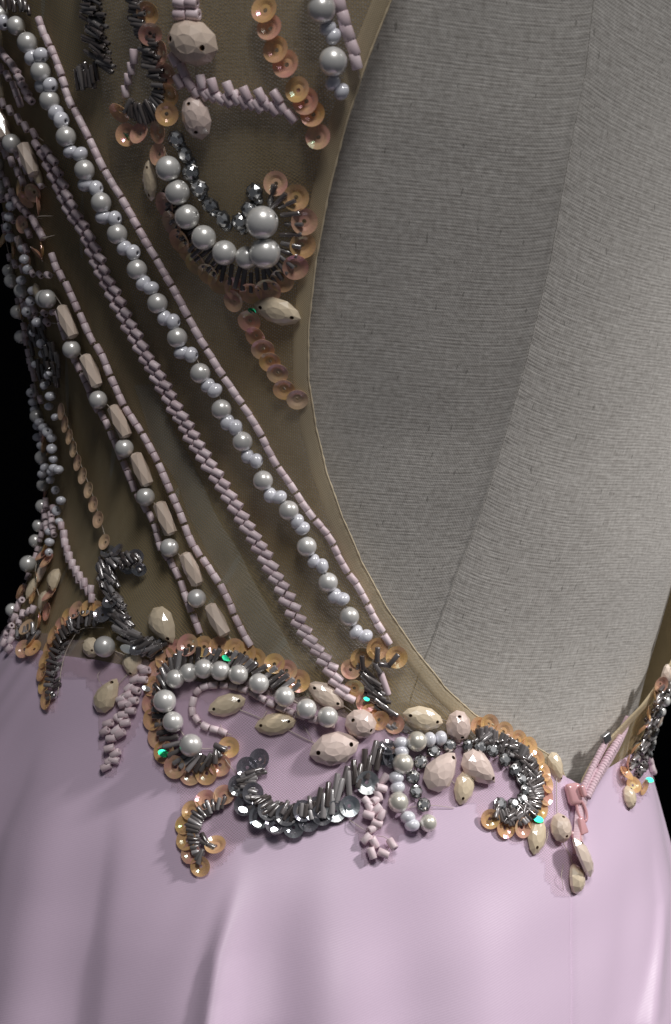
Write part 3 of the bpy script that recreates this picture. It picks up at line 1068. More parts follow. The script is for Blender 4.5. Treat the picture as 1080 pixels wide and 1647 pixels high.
# ================================================================== the long strands
# pearls with pairs of pale seed beads
PE = [(14, 24), (40, 41), (59, 68), (80, 114), (94, 160), (120, 218), (149, 271), (175, 323), (200, 373), (231, 430), (263, 484), (294, 539), (330, 596), (363, 654), (396, 706), (428, 769), (468, 817), (496, 875), (529, 933), (562, 988)]
SE = [(20, 36), (65, 92), (79, 88), (80, 136), (94, 136), (103, 180), (112, 192), (125, 242), (141, 246), (150, 294), (166, 301), (178, 346), (195, 349), (210, 396), (224, 403), (240, 452), (252, 460), (273, 508), (287, 514), (300, 563), (315, 567), (341, 616), (352, 624), (372, 675), (385, 684), (403, 730), (417, 738), (439, 793), (453, 796), (481, 835), (489, 846), (506, 899), (520, 907), (539, 955), (551, 960), (572, 1013), (587, 1020)]
part, path = thread_part('pearl_strand', sorted(PE + SE, key=lambda q: q[1]), 0.0016)
label(part, 'strand of grey pearls alternating with pairs of pale blue seed beads')
for i, (x, y) in enumerate(PE):
    ball(part, x, y, 32 if y > 60 else 29, 'pearl', ang=62)
for i, (x, y) in enumerate(SE):
    ball(part, x, y, 26 * rnd.uniform(0.93, 1.05), 'seed', ang=rnd.choice((20, 60)), jit=25, lift=0.0003)
# pink bugles beside it
bugle_strand([(67, 28), (75, 52), (88, 78), (100, 108), (107, 130), (114, 155), (127, 180), (140, 206), (153, 232), (166, 260), (184, 292), (205, 326), (230, 372), (257, 419), (283, 464), (308, 512), (333, 557), (364, 607), (394, 652), (419, 693), (442, 739), (470, 780), (498, 822), (529, 861), (552, 907), (578, 946), (604, 996), (625, 1033)])
bugle_strand([(612, 1080), (619, 1103), (626, 1126)], L=44, D=12)
# braided strand
label(braid([(70, 231), (84, 252), (100, 290), (111, 314), (125, 344), (142, 370), (155, 397), (172, 439), (192, 480), (213, 522), (236, 564), (253, 592), (267, 619), (283, 648), (304, 684), (324, 720), (348, 758), (368, 790), (384, 818), (403, 849), (422, 882), (438, 913), (461, 954), (480, 996), (500, 1030), (523, 1060), (538, 1088), (556, 1120)]), 'braided rows of short pink beads')
# pearls with long faceted bars, flanked by two bugle lines
PE = [(33, 229), (90, 478), (128, 559), (170, 640), (211, 718), (244, 797), (281, 879), (323, 961)]
BA = [(14, 198, 58), (58, 255, 60), (119, 515, 66), (157, 594, 66), (202, 675, 66), (236, 753, 66), (273, 832, 67), (314, 914, 64), (354, 996, 60)]
part, path = thread_part('pearl_and_bar_strand', [(92, 470), (119, 515), (128, 559), (157, 594), (170, 640), (202, 675), (211, 718), (236, 753), (244, 797), (273, 832), (281, 879), (314, 914), (323, 961), (354, 996), (375, 1030)], 0.0014)
label(part, 'strand of pearls alternating with long faceted peach bars')
for x, y in PE:
    ball(part, x, y, 31, 'pearl', ang=63)
for x, y, a in BA:
    rodbead(part, x, y, a, 58, 26, 'bar')
bugle_strand([(88, 406), (96, 430), (111, 455), (125, 486), (143, 525), (148, 538), (167, 567), (183, 605), (205, 653), (230, 692), (256, 739), (276, 785), (294, 827), (311, 871), (339, 913), (364, 954), (386, 1004), (408, 1044)], D=12)
bugle_strand([(98, 498), (103, 517), (111, 544), (133, 594), (147, 622), (155, 647), (172, 672), (186, 703), (200, 736), (214, 769), (225, 796), (250, 838), (261, 877), (278, 904), (292, 932), (303, 963), (317, 999), (327, 1026)], D=11.5)

# ------------------------------------------------------------------ sequin chains
def chain(pts, mats, D=31, tilt=-14, follow=True, rod=None, name='sequin_chain'):
    part, path = thread_part(name, pts, 0.0009, 0.00013)
    n = len(pts)
    for i, (x, y) in enumerate(pts):
        x2, y2 = pts[min(i + 1, n - 1)]; x1, y1 = pts[max(i - 1, 0)]
        a = math.degrees(math.atan2(y2 - y1, x2 - x1))
        sequin(part, x, y, D * rnd.uniform(0.95, 1.05), mats[i % len(mats)], ang=a, tilt=tilt + rnd.uniform(-4, 4), lift=0.0003)
    return part
label(chain([(107, 661), (113, 682), (120, 702), (126, 722), (133, 744), (141, 765), (150, 788), (157, 811), (165, 836), (175, 872)], ['sequin_dull'], 29), 'line of overlapping matt gold sequins')
label(chain([(426, 558), (437, 579), (449, 597), (459, 623), (480, 639)], ['sequin_dull', 'sequin'], 35, 16), 'short chain of overlapping peach sequins')
label(chain([(430, 16), (438, 45), (448, 80), (464, 103), (482, 144), (495, 162), (506, 183), (514, 219)], ['sequin', 'sequin_rose', 'sequin', 'sequin_rose'], 38, -24), 'loose chain of iridescent peach sequins')

# short pearl strand high on the net
part, path = thread_part('pearl_strand', [(516, -30), (520, 13), (532, 50), (538, 97), (545, 138), (552, 150)], 0.0016)
for x, y in ((513, -28), (520, 13), (538, 97)):
    ball(part, x, y, 40, 'pearl', ang=75)
for x, y in ((529, 44), (538, 58), (537, 131), (551, 146)):
    ball(part, x, y, 25, 'seed', ang=50, jit=20)
bugle_strand([(540, -25), (550, 15), (562, 58), (570, 82), (574, 104), (580, 128)], L=22, D=17, per=2)

# ================================================================== crescent motif on the upper net
INN = [(270, 245), (283, 267), (297, 305), (312, 344), (338, 377), (370, 401), (404, 410), (434, 400), (437, 372), (430, 351)]
part, path = thread_part('crescent_motif', INN, 0.0012)
label(part, 'crescent of pearls and rhinestones fringed with dark glass rods and peach sequins')
SQ = [(272, 327), (284, 356), (296, 384), (308, 403), (321, 421), (340, 437), (358, 450), (384, 462), (408, 468), (434, 463), (456, 448), (477, 426), (488, 392), (491, 354), (478, 316), (446, 294)]
fringe(part, SQ, INN, L=34, D=7.4, per=2, gap=0.55, slant=6, seqD=38)
bundle(part, [(276, 300), (290, 350), (306, 384)], 14, step=7, L=24, D=7.4, mats=('rod',), slant=70, layers=1)
for x, y, d in ((283, 267, 37), (297, 305, 37), (312, 344, 37), (338, 377, 37), (370, 401, 37), (404, 409, 34), (434, 400, 46), (430, 351, 48)):
    ball(part, x, y, d, 'pearl', lift=0.0006)
for x, y in ((288, 222), (304, 247), (310, 276), (324, 302), (342, 327), (364, 351), (389, 355), (404, 336), (413, 308)):
    stone(part, x, y, 27, lift=0.0008)
    stone(part, x + 4, y + 11, 19, lift=0.0004)
leaf(part, 448, 499, 76, 42, 16, 'marquise', 'cream')
leaf(part, 244, 290, 62, 26, 102, 'marquise', 'cream')
sequin(part, 404, 514, 36, 'sequin_rose'); sequin(part, 415, 538, 34, 'sequin'); sequin(part, 380, 482, 34, 'sequin_rose'); sequin(part, 261, 247, 34, 'sequin_rose')
sequin(part, 408, 498, 18, 'sequin_green', face=glint(408, 498)); sequin(part, 265, 315, 16, 'sequin_green')

# ================================================================== leaf spray at the top
part, path = thread_part('leaf_spray', [(303, -20), (303, 25), (315, 68), (318, 120), (320, 188)], 0.001)
label(part, 'peach leaf stones with a side row of short pink beads')
leaf(part, 315, 68, 82, 64, 12, 'round', 'peach'); leaf(part, 320, 188, 64, 47, 84, 'round', 'rose')
for x, y in ((297, -16), (315, -16), (295, 4), (313, 4), (295, 23), (316, 23)):
    rodbead(part, x, y, 4 + rnd.uniform(-5, 5), 19, 16, 'cut')
for x, y, a in ((286, 95, 60), (300, 112, 70), (294, 130, 70), (310, 133, 66), (329, 130, 88), (347, 136, 82), (372, 141, 76), (399, 149, 72), (422, 152, 70), (448, 154, 62)):
    rodbead(part, x, y, a, 20, 14, 'cut', lift=0.0006)
for x, y, a in ((333, 149, 60), (357, 157, 38), (383, 156, 68), (406, 164, 60), (430, 165, 58), (454, 170, 60), (470, 186, 55), (318, 146, 60), (344, 152, 50), (370, 160, 60), (395, 163, 66), (418, 169, 60), (442, 174, 60)):
    rodbead(part, x, y, a, 20, 14.5, 'cut')

# dark rod lines at the top
part, path = thread_part('dark_rod_line', [(150, -25), (158, 30), (164, 75), (168, 110)], 0.001)
label(part, 'ragged column of near black glass rods on the net')
bundle(part, [(148, -25), (157, 30), (163, 75), (167, 112)], 22, step=6, L=30, D=7.4, mats=('rod',), slant=-70, layers=2)
bundle(part, [(160, 118), (130, 128)], 14, step=7, L=32, D=7.4, mats=('rod',), slant=-65, layers=2)
part, path = thread_part('dark_rod_line', [(216, -20), (222, 20), (245, 70), (258, 120), (262, 160), (240, 190), (205, 180)], 0.001)
label(part, 'curling hook of dark glass rods edged with sequins')
for x, y in ((200, 178), (210, 216), (232, 214), (261, 211), (274, 182), (276, 150), (268, 84), (272, 116), (248, 53), (243, 20)):
    sequin(part, x, y, 34, rnd.choice(('sequin', 'sequin_rose')), tilt=rnd.uniform(15, 40))
sequin(part, 206, 222, 20, 'sequin_green')
bundle(part, [(216, -20), (222, 15), (234, 45), (243, 72), (250, 100), (257, 128)], 12, step=7, L=25, D=7.4, mats=('rod',), slant=-72, layers=2)
fringe(part, [(272, 135), (270, 165), (258, 190), (240, 198), (222, 192), (206, 178)], [(250, 130), (250, 150), (236, 160), (222, 160)], L=32, D=7.4, per=3, gap=0.5, seqs_on=False, slant=0)
bugle_strand([(222, 80), (215, 110), (207, 140), (204, 166)], L=19, D=12)

# ================================================================== top-left and left flank
part, path = thread_part('dark_rod_line', [(10, -10), (20, 5), (50, 12)], 0.001)
bundle(part, [(0, -6), (20, 6), (52, 14)], 12, step=8, L=20, D=7.4, mats=('rod',), slant=70, layers=2)
braid([(6, 78), (14, 88), (24, 100), (34, 114), (44, 135), (58, 163)], row=13, slant=18, L=15, two=False)
bugle_strand([(-6, 150), (20, 175), (48, 205), (75, 226)], D=11)
bugle_strand([(30, 240), (45, 268), (62, 290), (80, 300)], D=11, L=14)
part, path = thread_part('side_motif', [(-5, 130), (5, 165), (0, 200)], 0.001)
leaf(part, 2, 62, 40, 30, 70, 'drop', 'cream'); leaf(part, 4, 140, 44, 26, 60, 'drop', 'cream')
stone(part, 1, 192, 26)
leaf(part, 66, 285, 36, 22, 62, 'drop', 'cream')
braid([(-6, 318), (12, 316), (30, 322), (44, 334), (55, 346)], row=12, slant=15, L=13, two=False)
braid([(58, 350), (66, 362), (70, 372), (78, 384)], row=9, slant=35, L=13, two=False)
bugle_strand([(18, 408), (30, 424), (50, 436), (70, 441), (92, 441)], D=11, L=13)
part, path = thread_part('side_motif', [(10, 440), (24, 450), (46, 466), (70, 474)], 0.0014)
label(part, 'row of pearls curling round the side of the bodice')
for x, y, d in ((10, 434, 24), (24, 450, 26), (46, 466, 26), (84, 478, 30)):
    ball(part, x, y, d)
leaf(part, 66, 470, 40, 24, 20, 'drop', 'cream')
for x, y in ((6, 385), (70, 405), (76, 402), (40, 300), (52, 318), (72, 330), (62, 308)):
    sequin(part, x, y, 32, rnd.choice(('sequin', 'sequin_rose')), tilt=rnd.uniform(10, 35))
leaf(part, 38, 395, 42, 22, 40, 'drop', 'rose')
bugle_strand([(36, 475), (55, 495), (75, 503), (96, 500)], D=11, L=13)
# silhouette line of beads
bugle_strand([(28, 478), (33, 510), (38, 545), (44, 580), (52, 610)], D=11, L=13)
bugle_strand([(47, 560), (54, 590), (58, 615)], D=11, L=14)
bugle_strand([(50, 618), (62, 632), (76, 646)], D=12, L=14)
part, path = thread_part('dark_rod_line', [(60, 520), (72, 560), (84, 600), (86, 620)], 0.001)
label(part, 'clump of black glass rods at the side of the bodice')
bundle(part, [(58, 520), (70, 550), (84, 590), (88, 618)], 34, step=5, L=22, D=8, mats=('rod',), slant=40, layers=2)
sequin(part, 88, 604, 30, 'sequin_grey', tilt=30)
part, path = thread_part('seed_cluster', [(50, 628), (64, 667), (82, 690), (60, 706), (84, 752)], 0.0014)
label(part, 'clusters of white seed beads along the side seam')
for x, y in ((50, 630), (55, 645), (60, 658), (66, 670), (74, 678), (80, 688), (86, 694), (60, 702), (64, 716), (70, 730), (78, 740), (84, 752), (92, 758), (98, 752), (80, 762), (70, 684)):
    ball(part, x, y, 19, 'seed', lift=rnd.uniform(0, .001))
for x, y in ((82, 716), (90, 722)):
    sequin(part, x, y, 30, 'sequin_dull', tilt=35)
for x, y, d in ((65, 780, 24), (73, 847, 24), (53, 911, 32)):
    ball(part, x, y, d)
braid([(88, 812), (84, 828), (86, 845), (90, 862)], row=10, slant=30, L=12, D=12)
bugle_strand([(66, 800), (60, 825), (66, 850), (72, 872)], D=11, L=13)
# short two-column braid
label(braid([(107, 848), (110, 868), (116, 892), (128, 920), (142, 942), (160, 966)], row=13, slant=78, L=15, D=12, wob=8), 'short double column of pink beads at the side seam')

part, path = thread_part('side_motif', [(70, 880), (60, 930), (70, 975), (60, 1020)], 0.001)
label(part, 'cream leaf stones and sequins bunched at the side of the waist')
for x, y, l, w_, a, mt in ((58, 946, 50, 28, 95, 'cream'), (92, 934, 44, 34, 60, 'cream'), (74, 968, 40, 26, 110, 'cream'), (72, 920, 44, 24, 70, 'peach')):
    leaf(part, x, y, l, w_, a, 'drop', mt, tilt=rnd.uniform(-15, 15))
for x, y in ((78, 895, ), (84, 905), (66, 935), (82, 985), (88, 960), (72, 1000), (50, 1012), (60, 1034), (44, 1046), (60, 1046)):
    sequin(part, x, y, 33, rnd.choice(('sequin', 'sequin_rose', 'sequin_dull')), tilt=rnd.uniform(10, 35))
bundle(part, [(70, 890), (72, 925)], 12, step=7, L=22, D=7.4, slant=60, layers=1)
bundle(part, [(34, 1018), (58, 1020), (52, 1038)], 18, step=5, L=22, D=7.4, slant=30, layers=2)
for x, y in ((40, 968), (34, 980), (44, 990), (30, 996), (38, 1002), (52, 986), (24, 1010), (16, 1022), (22, 1032), (12, 1036), (28, 1022), (20, 1046), (60, 982)):
    rodbead(part, x, y, rnd.uniform(0, 180), 14, 12, 'cut', lift=rnd.uniform(0, .001))

# dense rows wrapping round the side seam
for k, (x0, y0, x1, y1, x2, y2) in enumerate(((-8, 95, 22, 128, 40, 172), (0, 230, 26, 262, 46, 300), (-4, 262, 18, 296, 34, 330), (8, 345, 34, 356, 58, 382), (4, 362, 26, 380, 50, 402), (40, 488, 62, 512, 98, 520), (56, 690, 66, 726, 78, 768), (60, 860, 50, 900, 46, 940), (40, 940, 26, 972, 6, 1006))):
    bugle_strand([(x0, y0), (x1, y1), (x2, y2)], D=11, L=14)
part, path = thread_part('seed_cluster', [(4, 350), (20, 420), (34, 500), (50, 600), (62, 700)], 0.0014)
label(part, 'loose line of pale seed beads on the outer side of the bodice')
for i in range(34):
    t = i / 33
    y = 330 + 560 * t
    ball(part, float(SIL_L(y)) + 14 + rnd.uniform(-4, 16), y, rnd.uniform(15, 20), 'seed', lift=rnd.uniform(0, .001))
for x, y in ((18, 500), (42, 540), (52, 668), (60, 735), (70, 815), (62, 872), (30, 985), (12, 300), (6, 262)):
    ball(part, x, y, 25, 'pearl')
for x, y in ((24, 340), (44, 360), (28, 402), (50, 420), (40, 500), (60, 640), (78, 700), (70, 790), (80, 880), (58, 960), (38, 955)):
    sequin(part, x, y, 30, rnd.choice(('sequin', 'sequin_rose')), tilt=rnd.uniform(5, 25))

# ================================================================== left arc and glass column at the waist
INN = [(170, 1010), (135, 1012), (118, 1032), (106, 1060), (100, 1090), (96, 1120)]
part, path = thread_part('sequin_arc', INN, 0.001)
label(part, 'hooked arc of grey rods edged with orange sequins at the left waist')
SQ = [(160, 982), (146, 980), (130, 983), (114, 994), (103, 1008), (93, 1024), (84, 1044), (78, 1064), (75, 1084), (77, 1104), (81, 1128)]
fringe(part, SQ, INN, L=26, D=7.4, per=2, mats=('rod', 'rodg'), gap=0.55, seqD=32, lift=0.001)
bundle(part, [(166, 996), (135, 1000), (112, 1024), (98, 1052), (92, 1080), (90, 1108)], 10, step=9, L=22, D=7.4, slant=55, layers=1)
part, path = thread_part('glass_column', [(180, 893), (180, 927), (186, 960), (200, 1000), (220, 1030), (250, 1044)], 0.001)
label(part, 'thick column of clear grey glass rods with a short side branch')
bundle(part, [(180, 905), (179, 930), (184, 958), (196, 985), (206, 1008), (218, 1028), (236, 1040), (262, 1046)], 20, step=4.5, L=30, D=8, mats=('rodg', 'rod', 'rodg'), slant=-40, layers=3)
bundle(part, [(184, 900), (205, 900), (228, 905)], 18, step=4.5, L=18, D=8, mats=('rodg', 'rod'), slant=30, layers=3)
for x, y in ((180, 888), (196, 886), (224, 895), (229, 914), (172, 912), (210, 912)):
    sequin(part, x, y, 26, 'sequin_grey', tilt=40)
sequin(part, 217, 1045, 32, 'sequin_silver', face=glint(217, 1045), lift=0.003)
for x, y in ((176, 990), (232, 1044), (190, 968)):
    sequin(part, x, y, 30, 'sequin_grey', tilt=30, lift=0.002)

part, path = thread_part('waist_leaf_group', [(151, 1042), (183, 1046), (217, 1069), (176, 1119)], 0.001)
label(part, 'cream leaf stones with one large pearl at the left waist')
leaf(part, 151, 1042, 40, 34, 30, 'round', 'cream'); leaf(part, 216, 1068, 46, 38, 80, 'drop', 'cream')
leaf(part, 176, 1119, 64, 42, 300, 'drop', 'cream'); leaf(part, 266, 1006, 68, 46, 55, 'drop', 'cream')
ball(part, 183, 1042, 36, 'pearl', lift=0.0015)
part, path = thread_part('braided_strand', [(236, 1076), (212, 1110), (196, 1155), (185, 1190), (175, 1238)], 0.0008)
label(part, 'ragged tail of short pink beads hanging on the skirt')
for x, y in ((860, 470), (838, 452), (800, 520), (842, 520), (762, 565), (720, 630), (790, 640), (755, 610), (735, 660), (730, 722), (772, 700), (740, 770), (700, 745), (645, 775), (690, 815), (660, 860), (715, 835), (625, 822), (650, 920), (685, 950), (650, 990), (672, 985), (625, 1025), (800, 580), (770, 655)):
    rodbead(part, x / 3.6, 950 + y / 3.6, rnd.uniform(-50, 30), 17, 12.5, 'cut', lift=rnd.uniform(0, .0008), tilt=rnd.uniform(-20, 20))

# ================================================================== big waist crescent
INN = [(494, 1139), (460, 1119), (420, 1098), (388, 1084), (360, 1078), (334, 1075), (311, 1082), (289, 1094), (274, 1129), (285, 1163), (313, 1200), (345, 1205)]
part, path = thread_part('waist_crescent', INN, 0.0012)
label(part, 'large crescent of pearls framed by grey rods and peach sequins at the waist')
SQ = [(481, 1095), (462, 1078), (443, 1067), (412, 1060), (396, 1050), (380, 1043), (355, 1040), (331, 1040), (307, 1038), (287, 1046), (271, 1060), (257, 1080), (249, 1105), (247, 1132), (250, 1158), (258, 1186), (268, 1210), (285, 1234), (309, 1245), (335, 1245), (356, 1231), (370, 1203)]
fringe(part, SQ, INN, L=34, D=9.2, per=2, mats=('rod', 'rod', 'rodg'), gap=0.52, seqD=36, slant=24)
for x, y, d in ((289, 1094, 31), (311, 1082, 31), (334, 1075, 32), (360, 1078, 32), (388, 1084, 32), (420, 1098, 33), (460, 1119, 33), (494, 1139, 33), (528, 1155, 34), (273, 1129, 38), (285, 1163, 34), (313, 1200, 37)):
    ball(part, x, y, d, 'pearl', lift=0.0008)
sequin(part, 370, 1057, 22, 'sequin_green', face=glint(370, 1057), lift=0.0025)
sequin(part, 269, 1214, 26, 'sequin_green', face=glint(269, 1214), lift=0.002)
sequin(part, 241, 1109, 20, 'sequin_silver', face=glint(241, 1109), lift=0.001)
bugle_strand([(540, 1166), (505, 1157), (469, 1146), (433, 1130), (401, 1112), (368, 1103), (338, 1103), (320, 1112), (312, 1133), (314, 1151), (331, 1168), (352, 1175), (374, 1183)], L=15, D=12)
part, path = thread_part('waist_leaf_group', [(366, 1134), (444, 1165), (537, 1204), (581, 1162), (527, 1118)], 0.0008)
label(part, 'peach and cream leaf stones inside the waist crescent')
leaf(part, 366, 1134, 64, 36, -18, 'marquise', 'cream'); leaf(part, 444, 1165, 68, 37, -8, 'marquise', 'cream')
leaf(part, 525, 1118, 68, 36, 34, 'marquise', 'peach'); leaf(part, 579, 1163, 54, 48, 30, 'round', 'rose')
leaf(part, 537, 1204, 82, 54, -14, 'marquise', 'rose')

# ================================================================== flower of sequins and rods below the neckline strand
part, path = thread_part('sequin_flower', [(606, 1042), (600, 1080), (610, 1130), (634, 1160)], 0.001)
label(part, 'three peach sequins topping a stem of grey glass rods')
for x, y in ((606, 1042), (581, 1057), (637, 1056)):
    sequin(part, x, y, 36, 'sequin', tilt=8)
for x, y, mt in ((564, 1076, 'sequin_rose'), (570, 1106, 'sequin'), (586, 1130, 'sequin_rose'), (609, 1157, 'sequin'), (634, 1163, 'sequin_rose'), (592, 1148, 'sequin')):
    sequin(part, x, y, 33, mt, tilt=20)
rodbead(part, 606, 1050, 92, 24, 9, 'rodg', lift=0.002); rodbead(part, 582, 1064, 86, 24, 9, 'rod', lift=0.002); rodbead(part, 632, 1058, 130, 22, 9, 'rodg', lift=0.002); rodbead(part, 618, 1067, 10, 20, 9, 'rodg', lift=0.0015)
rodbead(part, 606, 1072, 60, 20, 9, 'rodg', lift=0.0015)
bundle(part, [(588, 1080), (594, 1098), (602, 1116), (614, 1132), (622, 1146)], 10, step=5, L=36, D=7.4, mats=('rod', 'rodg'), slant=-28, layers=2)
sequin(part, 588, 1122, 14, 'sequin_green', face=glint(588, 1122), lift=0.002)
bundle(part, [(628, 1168), (655, 1170)], 8, step=9, L=22, D=7.4, mats=('rodg',), slant=30, layers=1)

# ================================================================== smoky sequin swag on the skirt
SW = [(421, 1222), (402, 1240), (392, 1268), (402, 1290), (424, 1308), (450, 1316), (482, 1316), (508, 1304), (530, 1288), (552, 1268), (572, 1248), (592, 1224), (604, 1206)]
part, path = thread_part('silver_swag', SW, 0.001)
label(part, 'curling swag of smoky silver sequins and upright glass rods on the skirt')
for x, y in ((421, 1223), (400, 1236), (387, 1266), (396, 1298), (416, 1318), (444, 1330), (472, 1332), (496, 1322), (518, 1312), (430, 1306), (460, 1314), (486, 1306), (408, 1278), (508, 1300)):
    sequin(part, x, y, 34, 'sequin_grey', tilt=rnd.uniform(-20, 20), lift=0.0016)
for x, y in ((413, 1328), (443, 1338), (394, 1306)):
    sequin(part, x, y, 20, 'sequin_silver', face=glint(x, y), lift=0.0022)
for x, y, d in ((539, 1306, 34), (561, 1298, 34), (589, 1260, 38)):
    sequin(part, x, y, d, 'sequin_silver', tilt=18, ang=60, lift=0.001)
bundle(part, [(398, 1262), (408, 1286), (430, 1300), (456, 1308), (484, 1306), (506, 1296)], 16, step=6, L=26, D=7.5, mats=('rod', 'rodg'), slant=-62, layers=2, lift=0.001)
bundle(part, [(414, 1240), (398, 1258)], 16, step=6, L=28, D=8, mats=('rodg', 'rod'), slant=30, layers=2, lift=0.001)
for x, y in ((512, 1288), (526, 1280), (539, 1266), (553, 1254), (569, 1244), (585, 1226), (600, 1212), (545, 1274), (560, 1262), (577, 1250), (592, 1236), (608, 1222), (534, 1292), (520, 1298)):
    rodbead(part, x, y, 98 + rnd.uniform(-10, 10), 40, 10, rnd.choice(('rod', 'rodg')), lift=0.0012 + rnd.uniform(0, .001), tilt=rnd.uniform(-6, 6))
for x, y in ((616, 1215), (624, 1222), (622, 1205)):
    sequin(part, x, y, 32, 'sequin_grey', tilt=35)
part, path = thread_part('sequin_arc', [(375, 1290), (345, 1300), (322, 1322), (314, 1350), (325, 1385)], 0.001)
label(part, 'small hook of peach sequins and dark rods low on the skirt')
fringe(part, [(362, 1281), (333, 1289), (311, 1306), (300, 1328), (303, 1352), (310, 1374), (325, 1394)], [(376, 1305), (345, 1308), (328, 1326), (322, 1350), (326, 1370)], L=28, D=7.4, per=3, mats=('rod', 'rod', 'rodg'), gap=0.6, seqD=33)
sequin(part, 349, 1362, 34, 'sequin', tilt=25)
rodbead(part, 337, 1360, 25, 26, 9, 'rod', lift=0.001); rodbead(part, 332, 1352, 60, 24, 9, 'rod', lift=0.001)

# ================================================================== dangling tails
part, path = thread_part('braided_strand', [(617, 1250), (604, 1290), (598, 1330), (596, 1372), (614, 1376), (628, 1358)], 0.0008)
label(part, 'knotted tail of short pink beads hanging beside the swag')
for x, y, a in ((617, 1254, -50), (611, 1269, 10), (604, 1287, -30), (590, 1291, 50), (604, 1303, -40), (591, 1313, 20), (611, 1312, -60), (604, 1326, 20), (598, 1334, -30), (588, 1350, -45), (600, 1356, 60), (596, 1374, 75), (615, 1374, 22), (628, 1360, 65), (607, 1280, 70), (594, 1302, 70)):
    rodbead(part, x, y, a, 18, 13, 'cut', lift=rnd.uniform(0.0002, .0016), tilt=rnd.uniform(-25, 25))
SE = [(643, 1196), (644, 1211), (688, 1190), (705, 1186), (635, 1252), (637, 1268), (653, 1316), (660, 1329)]
PE = [(667, 1194, 33), (645, 1230, 34), (637, 1292, 33), (685, 1326, 28)]
part, path = thread_part('pearl_strand', [(704, 1186), (667, 1194), (644, 1205), (645, 1230), (636, 1260), (637, 1292), (655, 1322), (685, 1326)], 0.0016)
label(part, 'short dangling strand of ivory pearls and pale blue seed beads')
for x, y, d in PE:
    ball(part, x, y, d, 'ivory_pearl', ang=80)
for x, y in SE:
    ball(part, x, y, 25, 'seed', ang=85 if x < 680 else 5, jit=10)

# ================================================================== crescent by the zip
ST = [(679, 1295), (666, 1274), (663, 1250), (675, 1226), (695, 1210), (720, 1199), (747, 1198), (768, 1202), (788, 1208), (807, 1222), (823, 1238), (834, 1255), (840, 1272), (836, 1288), (822, 1296), (801, 1295)]
part, path = thread_part('rhinestone_crescent', ST, 0.001)
label(part, 'question mark of rhinestones and grey rods with peach sequins beside the zip')
SQ = [(768, 1168), (784, 1164), (807, 1176), (830, 1190), (847, 1200), (859, 1221), (870, 1243), (874, 1262), (872, 1281), (866, 1302), (855, 1320), (836, 1332), (810, 1332), (785, 1318)]
fringe(part, SQ, ST[6:], L=36, D=7.5, per=4, mats=('rod', 'rod', 'rodg'), gap=0.55, seqD=33, slant=-14)
bundle(part, [(760, 1188), (790, 1190), (820, 1206), (844, 1236), (854, 1270), (842, 1304), (812, 1312)], 12, step=6, L=28, D=7.5, mats=('rod', 'rodg'), slant=-25, layers=1, lift=0.0015)
for x, y in ST:
    stone(part, x, y, 23, lift=0.0012)
sequin(part, 858, 1320, 24, 'sequin_green', face=glint(858, 1320), lift=0.0015)
part, path = thread_part('waist_leaf_group', [(679, 1154), (734, 1167), (766, 1236), (745, 1268), (707, 1240)], 0.0008)
label(part, 'group of peach leaf stones under the neckline point')
leaf(part, 678, 1154, 70, 39, 14, 'marquise', 'cream', lift=0.0008); leaf(part, 734, 1167, 54, 44, 82, 'round', 'rose', lift=0.0008)
leaf(part, 745, 1266, 60, 36, 112, 'marquise', 'cream'); leaf(part, 707, 1240, 74, 50, 312, 'drop', 'rose', lift=0.0006); leaf(part, 767, 1236, 72, 48, 40, 'drop', 'rose', lift=0.0006)
part, path = thread_part('waist_leaf_group', [(893, 1236), (896, 1332), (916, 1381), (920, 1416)], 0.0008)
label(part, 'cascade of pale leaf stones down the left of the zip')
leaf(part, 891, 1234, 54, 30, 72, 'drop', 'cream'); leaf(part, 861, 1344, 66, 36, 115, 'marquise', 'cream'); leaf(part, 919, 1414, 50, 42, 100, 'round', 'cream')
leaf(part, 895, 1333, 50, 42, 95, 'round', 'peach', lift=0.001); leaf(part, 917, 1382, 86, 46, 40, 'marquise', 'peach', lift=0.0040, tilt=10, roll=-30)

# ================================================================== right edge
part, path = thread_part('side_motif', [(1068, 1085), (1055, 1154), (1034, 1194), (1015, 1266)], 0.0008)
label(part, 'narrow beaded spray along the right neckline edge')
SQ = [(1056, 1098), (1047, 1119), (1036, 1144), (1026, 1168), (1014, 1200), (1003, 1226), (1000, 1246), (1012, 1264), (1028, 1266)]
for x, y in SQ:
    sequin(part, x, y, 30, rnd.choice(('sequin', 'sequin_rose')), tilt=30)
bundle(part, [(1062, 1100), (1052, 1130), (1040, 1160), (1032, 1190), (1022, 1220), (1014, 1246)], 18, step=4.5, L=22, D=7.4, mats=('rod', 'rodg'), slant=65, layers=2, lift=0.0008)
for x, y in ((1046, 1140), (1040, 1172), (1034, 1196), (1030, 1214)):
    stone(part, x, y, 20, lift=0.003)
sequin(part, 1030, 1257, 20, 'sequin_green', face=glint(1030, 1257), lift=0.002)
leaf(part, 1066, 1084, 42, 30, 80, 'round', 'peach'); leaf(part, 1054, 1154, 44, 26, 100, 'drop', 'peach', lift=0.0015); leaf(part, 1008, 1283, 42, 30, 100, 'round', 'cream')
for x, y in ((1072, 1108), (1072, 1124), (1071, 1140), (1068, 1157), (1062, 1180), (1064, 1190), (1056, 1203)):
    ball(part, x, y, 22, 'pearl')
for x, y, a in ((1054, 1218, 70), (1058, 1232, 80), (1066, 1238, 10), (1062, 1224, 30)):
    rodbead(part, x, y, a, 22, 12, 'cut')

